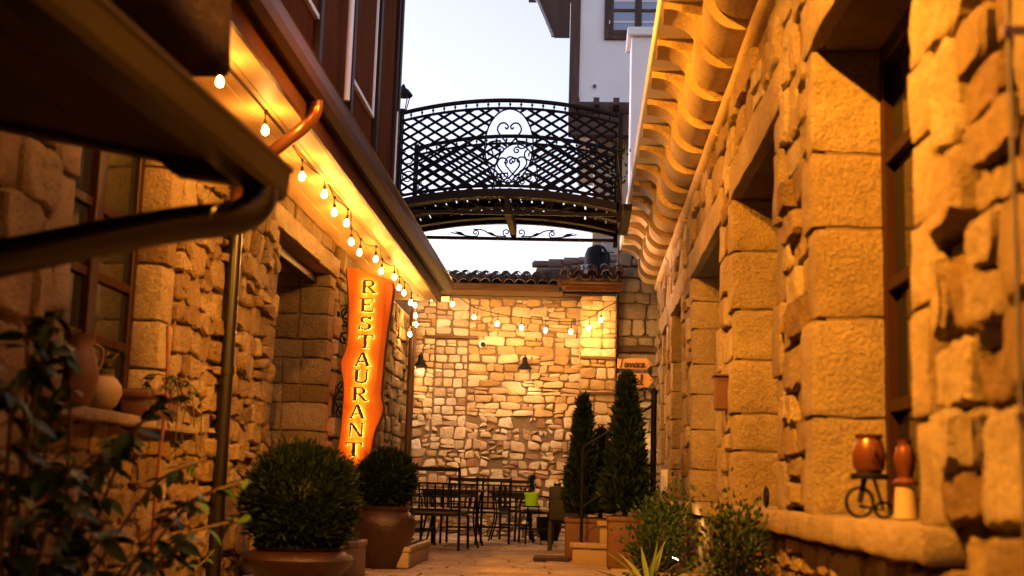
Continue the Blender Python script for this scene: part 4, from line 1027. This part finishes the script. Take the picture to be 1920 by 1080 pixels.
def leaf_data(name, L, W, mat, rnd, fold=.25, droop=.2):
    V = []; F = []; n = 6
    for i in range(n + 1):
        t = i / n; w = W * math.sin(math.pi * min(1, t * 1.02 + .02)) ** .8 * (1 - .25 * t) if 0 < i < n else W * .04
        z = -droop * L * t * t
        V += [(-w, L * t, z + fold * w), (0, L * t, z), (w, L * t, z + fold * w)]
    for i in range(n): F += [(i * 3, i * 3 + 1, i * 3 + 4, i * 3 + 3), (i * 3 + 1, i * 3 + 2, i * 3 + 5, i * 3 + 4)]
    me = bpy.data.meshes.new(name); me.from_pydata(V, [], F); a = me.attributes.new('rnd', 'FLOAT', 'POINT'); a.data.foreach_set('value', [rnd] * len(V))
    me.polygons.foreach_set('use_smooth', [True] * len(me.polygons)); me.materials.append(MATS[mat]); return me
def put_leaf(me, parent, p, d, scale, name='leaf', rs=R):
    o = bpy.data.objects.new(name, me); C.objects.link(o); o.parent = parent; o.location = Vector(p) - base_of(parent)
    q = Vector(d).to_track_quat('Y', 'Z'); o.rotation_mode = 'QUATERNION'
    from mathutils import Quaternion
    o.rotation_quaternion = q @ Quaternion((0, 1, 0), rs.uniform(-.9, .9)); o.scale = (scale, scale, scale); return o
VL = [leaf_data('leaf', .105, .026, 'vine_leaf', i / 5) for i in range(6)]
# leafy vine in the near left corner
rv = random.Random(3)
vn = root('leafy_vine', (-2.0, 5.0, 0), 'dark glossy-leaved climbing plant blurred in the near lower left corner', 'plant')
def vine_stem(pts, nl, parent, mat='bark', r=.007, sc0=(.7, 1.25), drop=.3):
    c = catmull(pts, 8); tube('stem', c, r, mat, parent, 6)
    for i in range(nl):
        k = rv.randrange(int(len(c) * .15), len(c)); p = c[k]; a = rv.uniform(0, 6.28)
        put_leaf(rv.choice(VL), parent, p, (math.cos(a), math.sin(a) * .8, rv.uniform(-drop - .5, .35)), rv.uniform(*sc0), rs=rv)
for (x, y, h, dx, dy, nl) in [(-2.05, 5.0, 1.35, -.1, .1, 30), (-1.95, 4.7, 1.0, .25, .0, 30), (-2.15, 5.3, 1.15, .3, .2, 26), (-1.85, 4.8, .75, .35, .2, 28), (-2.2, 4.9, 1.45, -.2, -.3, 30), (-1.98, 5.2, .8, .45, .4, 24), (-2.15, 5.5, .62, .55, .3, 24), (-1.9, 4.5, .7, .1, -.1, 24), (-1.8, 5.0, .55, .2, .1, 22), (-2.3, 5.7, .9, .4, .5, 24)]:
    vine_stem([(x, y, .02), (x + dx * .2, y + dy * .3, h * .45), (x + dx * .6, y + dy * .7, h * .85), (x + dx * 1.1, y + dy, h)], nl, vn)
vine_stem([(-2.62, 7.75, .05), (-2.63, 7.75, .7), (-2.61, 7.76, 1.3), (-2.63, 7.75, 1.75)], 6, vn, 'stem_red', .011, (.5, .8))
vine_stem([(-2.62, 7.75, .55), (-2.6, 8.1, .62), (-2.62, 8.45, .58), (-2.64, 8.8, .66)], 14, vn, 'bark', .006, (.5, .8))
vine_stem([(-2.62, 7.8, .15), (-2.58, 8.2, .25), (-2.6, 8.6, .2), (-2.6, 9.0, .3)], 14, vn, 'bark', .006, (.5, .8))
v2 = root('blurred_shrub', (-2.1, 4.6, 0), 'out of focus olive shrub leaves at the left edge below the window', 'shrub')
for (x, y, h, dx, dy, nl) in [(-2.0, 4.45, 1.30, -.05, .05, 24), (-2.1, 4.6, 1.42, .05, .1, 24), (-1.98, 4.3, 1.1, -.02, .0, 24), (-2.2, 4.9, 1.1, .1, .1, 22), (-1.9, 4.3, .85, .1, .1, 24), (-2.0, 4.7, .95, .2, .1, 24), (-1.85, 4.5, .6, .15, .0, 22), (-1.95, 4.35, .5, .1, .1, 22)]:
    vine_stem([(x, y, .02), (x + dx * .2, y + dy * .3, h * .45), (x + dx * .6, y + dy * .7, h * .85), (x + dx * 1.1, y + dy, h)], int(nl * 1.5), v2, sc0=(.8, 1.35))
# things on the left sill
jz = 1.168
j1 = root('round_pot', (-2.80, 7.15, jz), 'pale round-bellied clay pot on the left window sill', 'pot')
MB().lathe([(0, 0), (.06, 0), (.10, .04), (.125, .10), (.12, .15), (.09, .19), (.075, .2), (.08, .21), (.065, .21), (0, .195)], (-2.80, 7.15, jz), 20).build('body', 'pot_beige', j1, True)
j2 = root('red_jug', (-2.82, 6.85, jz), 'dark red jug with a wide rim on the left window sill', 'jug')
MB().lathe([(0, 0), (.07, 0), (.10, .08), (.12, .18), (.10, .28), (.07, .34), (.085, .40), (.09, .41), (.07, .41), (.055, .34), (0, .3)], (-2.82, 6.85, jz), 20).build('body', 'clay_red', j2, True)
tube('handle', catmull([(-2.78, 6.92, jz + .37), (-2.74, 6.98, jz + .34), (-2.74, 6.97, jz + .24), (-2.77, 6.93, jz + .2)], 5), .012, 'clay_red', j2)
boxpot('window_trough', (-2.90, -2.72, 7.75, 8.35, jz, jz + .17), 'clay_red', 'small brown trough of trailing leaves at the far end of the left sill')
tp = root('trailing_plant', (-2.80, 8.0, jz + .15), 'trailing leafy plant spilling from the sill trough', 'plant')
for i in range(7):
    x, y = -2.80 + rv.uniform(-.05, .06), 7.8 + i * .09
    vine_stem([(x, y, jz + .17), (x + .08, y + rv.uniform(-.1, .1), jz + .28), (x + .16, y + rv.uniform(-.15, .2), jz + rv.uniform(.0, .25)), (x + .17, y + rv.uniform(-.1, .25), jz - rv.uniform(.0, .25))], 9, tp, 'bark', .004, (.35, .6))
tp = root('potted_plant', (-2.80, 7.15, jz + .2), 'leafy green plant growing from the pale round sill pot', 'plant')
for i in range(7):
    a = i * .9; vine_stem([(-2.80, 7.15, jz + .2), (-2.80 + .05 * math.cos(a), 7.15 + .06 * math.sin(a), jz + .3), (-2.80 + .11 * math.cos(a), 7.15 + .16 * math.sin(a), jz + .36)], 6, tp, 'bark', .004, (.4, .7))

# bushes by the right wall
def bush(label, c, rad, n, mat='bush_leaf', sz=(.03, .065)):
    t = root('bush', (c[0], c[1], 0), label, 'bush'); rb_ = random.Random(int(c[1] * 100)); mb = MB()
    tips = []
    for i in range(16):
        a = rb_.uniform(0, 6.28); q = rb_.uniform(.2, 1); tip = (c[0] + rad[0] * q * math.cos(a), c[1] + rad[1] * q * math.sin(a), c[2] + rad[2] * rb_.uniform(-.2, 1))
        m_ = ((c[0] + tip[0]) / 2, (c[1] + tip[1]) / 2, tip[2] * .55)
        pts_ = catmull([(c[0] + rb_.uniform(-.05, .05), c[1] + rb_.uniform(-.05, .05), .02), m_, tip], 5); tube('stem', pts_, .006, 'bark', t, 5); tips.append(pts_)
    pts = []
    for i in range(n):
        st = rb_.choice(tips); k = rb_.randrange(len(st) // 3, len(st)); p = st[k]; s = .12 * (.5 + k / len(st))
        p = Vector(p) + Vector((rb_.gauss(0, s * .55), rb_.gauss(0, s * .55), rb_.gauss(0, s * .45)))
        if p.x > 1.1: p.x = 1.1 - rb_.random() * .05
        d = (p - Vector((c[0], c[1], c[2] * .6))); d.normalize(); pts.append((p, d))
    blades(mb, pts, sz, .28, .15, rb_); foliage('leaves', mb, mat, t)
bush('nearest leafy green bush in front of the right wall', (.93, 7.9, .48), (.16, .62, .24), 2600, sz=(.025, .055))
bush('leafy bush at the wall foot between the yucca and the terracotta planter', (.84, 12.7, .55), (.24, .5, .30), 2600)
bush('low trailing bush beside the terracotta planter', (.66, 11.7, .28), (.2, .3, .22), 1200)
bush('small leafy plant behind the second clay jar by the chairs', (-2.05, 13.6, .30), (.22, .35, .42), 1200)
# vine sprig on the right of the bridge
bs_ = root('bridge_creeper', (.45, 14.9, 4.3), 'small green creeper sprig on the right end of the bridge railing', 'plant'); mb = MB(); rq = random.Random(8)
tube('stem', catmull([(.46, 14.95, 4.1), (.40, 14.93, 4.6), (.36, 14.94, 4.95)], 5), .006, 'bark', bs_)
blades(mb, [((rq.gauss(.38, .06), 14.93 + rq.gauss(0, .03), rq.choice((4.87, 4.9, 4.55)) + rq.gauss(0, .05)), (0, -1, 0)) for i in range(70)], (.04, .08), .3, .2, rq); foliage('leaves', mb, 'bush_leaf', bs_)
# yucca
yc = root('yucca', (.52, 9.3, 0), 'spiky yellow-green yucca at the bottom right of the alley', 'plant')
YL = [leaf_data('leaf', .5, .022, 'yucca_leaf', v, .35, .25) for v in (.1, .45, .8)]
for i in range(20):
    a = i * 2.4; el = R.uniform(.5, 1.5)
    put_leaf(R.choice(YL), yc, (.52, 9.3, .06), (math.cos(a) * math.cos(el), math.sin(a) * math.cos(el), math.sin(el)), R.uniform(.7, 1.05))
MB().lathe([(0, 0), (.04, 0), (.03, .09), (0, .1)], (.52, 9.3, 0), 8).build('stump', 'bark', yc)

# ================================================================ STEPS AND HANDRAIL
st = root('stone_steps', (.35, 14, 0), 'low stone steps rising to the right behind the planters', 'steps')
for i, (xa, z) in enumerate(((-.09, .235), (.195, .47), (.70, .70))):
    rock('riser', (xa + .02, 1.14, 13.56 + .01 * i, 13.80, (0.01 if i == 0 else (.235, .47)[i - 1]), z - .045), 'pot_beige', st, r=.012, seg=.25, amp=.006)
    rock('tread', (xa - .01, (.30, .80, 1.14)[i], 13.53, 13.80, z - .043, z + .012), 'paving', st, r=.014, seg=.2, amp=.006, rnd=.75)
hr = root('handrail', (.35, 13.7, .2), 'black iron handrail rising beside the stone steps', 'handrail')
tube('post', [(.02, 13.66, .24), (.02, 13.66, 1.27)], .018, 'iron', hr)
tube('post', [(.78, 13.72, .70), (.78, 13.72, 1.86)], .032, 'iron', hr)
MB().lathe([(0, 0), (.04, 0), (.045, .03), (.0, .07)], (.78, 13.72, 1.86), 10).build('finial', 'iron', hr, True)
tube('top_rail', [(.02, 13.66, 1.26), (.40, 13.69, 1.50), (.78, 13.72, 1.74)], .014, 'iron', hr)
tube('mid_rail', [(.02, 13.66, .62), (.78, 13.72, 1.12)], .012, 'iron', hr)
for i in (2, 4):
    t = i / 6; tube('baluster', [(.02 + .76 * t, 13.66 + .06 * t, .62 + .5 * t), (.02 + .76 * t, 13.66 + .06 * t, 1.26 + .48 * t)], .008, 'iron', hr, 5)
gr = root('floor_grate', (-.28, 14.25, 0), 'dark brown flat board lying on the paving by the steps', 'board')
v, f = rockbox(-.50, -.10, 14.0, 14.55, .022, .06, r=.008, seg=.3, amp=.002); mk('board', v, f, 'dark_plank', gr)

# ================================================================ CHAIRS AND TABLES
def chair(label, loc, rot, w=.48, d=.46, H=.92, arms=False, cushion=False):
    rt = root('metal_chair', (0, 0, 0), label, 'chair', 'black metal patio chairs')
    r = .018
    for sxx in (-1, 1):
        x = sxx * w / 2
        tube('leg', [(x, d / 2, .44), (x * 1.02, d / 2 + .01, .02)], r, 'iron_chair', rt, 6)
        tube('leg', [(x, -d / 2, .02), (x, -d / 2, .45), (x, -d / 2 - .05, .7), (x, -d / 2 - .09, H)], r, 'iron_chair', rt, 6)
        if arms: tube('arm', catmull([(x, -d / 2 - .04, .66), (x * 1.05, -d / 4, .68), (x * 1.06, d / 4, .67), (x * 1.03, d / 2, .62), (x, d / 2, .45)], 5), .012, 'iron_chair', rt, 6)
        MB().lathe([(0, 0), (.014, .0), (.018, .015), (0, .035)], (x, -d / 2 - .09, H), 8).build('finial', 'iron_chair', rt, True)
    MB().box(-w / 2, w / 2, -d / 2, d / 2, .43, .455).build('seat', 'iron_chair', rt, bevel=.004)
    for z in (.24,):
        for yv in (-d / 2, d / 2): tube('stretcher', [(-w / 2, yv, z), (w / 2, yv, z)], .008, 'iron_chair', rt, 5)
        for x in (-w / 2, w / 2): tube('stretcher', [(x, -d / 2, z - .03), (x, d / 2, z - .03)], .008, 'iron_chair', rt, 5)
    bk = lambda z: -d / 2 - (.09 * max(0, (z - .45)) / (H - .45))
    for z, t in ((.50, .014), (.58, .011), (.66, .011), (.74, .011), (.82, .012), (H - .01, .024)):
        MB().box(-w / 2, w / 2, bk(z) - .007, bk(z) + .007, z - t, z + t).build('back_slat', 'iron_chair', rt)
    for i in range(1, 6):
        x = -w / 2 + w * i / 6; tube('back_bar', [(x, bk(.5) - .009, .5), (x, bk(.84) - .009, .82)], .011, 'iron_chair', rt, 4)
    if cushion: v, f = rockbox(-w / 2 + .02, w / 2 - .02, -d / 2 + .02, d / 2 - .02, .457, .52, r=.025, seg=.1, amp=.005); mk('cushion', v, f, 'cushion', rt, True)
    rt.location = loc; rt.rotation_euler = (0, 0, rot); return rt
chair('black metal armchair with grey cushion at far left, back to the camera', (-1.73, 15.75, .01), math.radians(-6), .60, .56, 1.0, True, True)
chair('black lattice-back metal chair standing in the middle of the courtyard', (-1.22, 17.9, .01), math.radians(4), .46, .46, .90, False)
chair('black metal armchair turned sideways near the green pot', (-.66, 18.55, .01), math.radians(100), .48, .48, .86, True, True)
chair('black metal chair partly hidden behind the far left table', (-2.2, 17.0, .01), math.radians(-80), .48, .48, .92, True)
chair('black metal chair at the back of the left table facing the camera', (-1.62, 17.45, .01), math.radians(176), .48, .46, .90, True)
chair('black metal chair tucked behind the small scrolled table', (-.98, 19.45, .01), math.radians(184), .46, .46, .90, True)
def table(label, x, y, w, d, h=.75):
    rt = root('metal_table', (x, y, 0), label, 'table')
    box('top', x - w / 2, x + w / 2, y - d / 2, y + d / 2, h - .025, h, 'iron_chair', rt, .006)
    box('apron', x - w / 2 + .04, x + w / 2 - .04, y - d / 2 + .04, y - d / 2 + .055, h - .085, h - .026, 'iron_chair', rt)
    for sx_ in (-1, 1):
        for sy_ in (-1, 1): tube('leg', catmull([(x + sx_ * (w / 2 - .05), y + sy_ * (d / 2 - .05), h - .025), (x + sx_ * (w / 2 - .09), y + sy_ * (d / 2 - .05), h * .5), (x + sx_ * (w / 2 - .01), y + sy_ * (d / 2 - .03), .012)], 5), .014, 'iron_chair', rt, 6)
        tube('scroll', [(x + sx_ * (w / 2 - .16) + a, y - d / 2 + .05, h - .13 + c_) for a, c_ in spiral(0, 0, .05, 1.2, 0, sx_)], .007, 'iron_chair', rt, 5)
    return rt
table('black metal table on the left between two armchairs', -1.68, 16.75, .8, .8, .76)
table('small black metal table with scrolled apron behind the middle chair', -1.0, 18.9, .68, .62, .74)
wc = root('wicker_chair', (-.16, 16.6, 0), 'dark woven armchair with solid back left of the cypress', 'chair')
v, f = rockbox(-.40, .10, 16.38, 16.44, .40, .84, r=.03, seg=.12, amp=.004); mk('backrest', v, f, 'wicker', wc, True)
v, f = rockbox(-.40, .10, 16.44, 16.9, .36, .44, r=.03, seg=.15, amp=.004); mk('seat', v, f, 'wicker', wc, True)
for x in (-.40, .06):
    v, f = rockbox(x - .01, x + .05, 16.44, 16.9, .58, .64, r=.02, seg=.2, amp=.003); mk('armrest', v, f, 'wicker', wc, True)
    for yv in (16.40, 16.86): box('leg', x - .005, x + .045, yv, yv + .05, .012, .58 if yv > 16.5 else .40, 'wicker', wc, .006)
gp = root('green_pot', (-.70, 18.0, .52), 'bright lime green plant pot among the chairs', 'pot')
MB().lathe([(0, 0), (.085, 0), (.10, .15), (.108, .15), (.108, .185), (.095, .185), (.09, .16), (0, .16)], (-.69, 18.15, .56), 18).build('pot', 'pot_green', gp, True)
stl = root('plant_stool', (-.69, 18.15, 0), 'small dark stool holding the lime green pot', 'stool')
MB().lathe([(0, 0), (.14, 0), (.14, .02), (0, .02)], (-.69, 18.15, .537), 14).build('top', 'iron_chair', stl)
for a in range(3): tube('leg', [(-.69 + .1 * math.cos(a * 2.1), 18.15 + .1 * math.sin(a * 2.1), .54), (-.69 + .15 * math.cos(a * 2.1), 18.15 + .15 * math.sin(a * 2.1), .015)], .01, 'iron_chair', stl, 6)
sp2 = root('small_cactus', (-.69, 18.15, .72), 'small dark upright plant in the lime green pot', 'plant'); mb = MB()
blades(mb, [((-.69 + R.gauss(0, .025), 18.15 + R.gauss(0, .025), .73 + R.random() * .24), (0, 0, 1)) for i in range(260)], (.03, .06), .2, .5); foliage('leaves', mb, 'thuja', sp2)
tube('stem', [(-.69, 18.15, .72), (-.69, 18.15, .92)], .012, 'bark', sp2)
dk = root('dark_planter', (-.50, 19.7, 0), 'round dark planter on the floor against the rubble wall', 'planter')
MB().lathe([(0, 0), (.13, 0), (.19, .18), (.2, .34), (.21, .36), (.18, .36), (0, .33)], (-.47, 19.7, .012), 20).build('pot', 'pot_dark', dk, True)

# ================================================================ SMALL THINGS
cm = root('security_camera', (-1.64, YB, 3.1), 'small white round security camera with black lens on the rubble wall', 'camera')
MB().tube([(-1.65, YB - .01, 3.12), (-1.65, YB - .06, 3.12)], .065, 14).build('mount', 'white_plastic', cm, True)
MB().tube([(-1.64, YB - .061, 3.115), (-1.635, YB - .14, 3.10)], .042, 12).build('lens', 'black_plastic', cm, True)
jb2 = box('junction_box', -2.40, -2.22, YB - .12, YB - .02, 3.80, 3.89, 'white_plastic', None, .006); tag(jb2, 'small white junction box under the courtyard gutter', 'junction box')
cp = root('reddish_wall_box', (1.15, 10.0, 1.45), 'small reddish box on the right wall between windows', 'wall_box')  # plain reddish box with a lid, no lamp inside
box('body', 1.05, 1.16, 9.98, 10.12, 1.46, 1.72, 'clay_red', cp, .01)
box('lid', 1.035, 1.16, 9.96, 10.14, 1.722, 1.74, 'clay_red', cp, .004)
bx2 = box('meter_box', 1.08, 1.15, 16.8, 17.15, .80, 1.1, 'white_plastic', None, .008); tag(bx2, 'small pale meter box low on the far right wall', 'meter box')
rg = root('iron_ring', (1.12, 7.8, .76), 'black iron ring fixed to the right wall above the sill', 'ring')
tube('ring', [(1.13, 7.8 + .05 * math.cos(t), .79 + .05 * math.sin(t)) for t in [math.pi * i / 8 for i in range(17)]], .012, 'iron', rg)
cd = root('wall_conduit', (1.1, 3.5, 0), 'pale metal conduit running up the nearest edge of the right wall', 'pipe')
tube('pipe', [(1.085, 3.17, .3), (1.085, 3.17, 4.0)], .007, 'conduit_metal', cd)
for z in (1.0, 2.0, 3.0): box('pipe_clip', 1.07, 1.14, 3.16, 3.18, z, z + .02, 'conduit_metal', cd)
# copper ornament with black wheels on the right sill
orn = root('copper_cart_ornament', (1.22, 5.35, .72), 'small copper jar on a black wheeled stand on the right window sill', 'ornament')
MB().lathe([(0, 0), (.05, 0), (.066, .03), (.07, .08), (.058, .125), (.05, .14), (.06, .16), (.05, .16), (0, .14)], (1.20, 5.35, .905), 18).build('jar', 'copper_bright', orn, True)
MB().lathe([(0, 0), (.075, 0), (.08, .012), (.075, .024), (0, .024)], (1.20, 5.35, .88), 16).build('tray', 'iron', orn, True)
tube('jar_handle', [(1.20 + .0, 5.35 - .072 - .02 * math.sin(t), .985 + .028 * math.cos(t)) for t in [math.pi * i / 6 for i in range(7)]], .006, 'copper_bright', orn, 5)
tube('wheel', [(1.155 + .055 * math.cos(t), 5.33, .785 + .06 * math.sin(t)) for t in [2 * math.pi * i / 20 for i in range(21)]], .008, 'iron', orn, 6)
tube('wheel', [(1.255 + .035 * math.cos(t), 5.34, .757 + .03 * math.sin(t)) for t in [2 * math.pi * i / 16 for i in range(17)]], .007, 'iron', orn, 6)
tube('frame', [(1.155, 5.33, .785), (1.18, 5.35, .88)], .012, 'iron', orn); tube('frame', [(1.155, 5.34, .77), (1.255, 5.34, .757), (1.22, 5.35, .88)], .008, 'iron', orn)
cj = root('copper_jug', (1.33, 5.3, .72), 'slim copper jug on a cream stand beside the wheeled ornament', 'jug')
MB().lathe([(0, 0), (.05, 0), (.055, .012), (.028, .03), (.04, .07), (.046, .11), (.034, .15), (.026, .17), (.034, .185), (0, .185)], (1.335, 5.3, .86), 16).build('body', 'copper_bright', cj, True)
MB().lathe([(0, 0), (.05, 0), (.042, .13), (0, .13)], (1.335, 5.3, .725), 14).build('stand', 'pot_cream', cj, True)
tube('handle', catmull([(1.335, 5.26, 1.02), (1.335, 5.225, 1.0), (1.335, 5.23, .94), (1.335, 5.255, .92)], 4), .006, 'copper_bright', cj, 5)
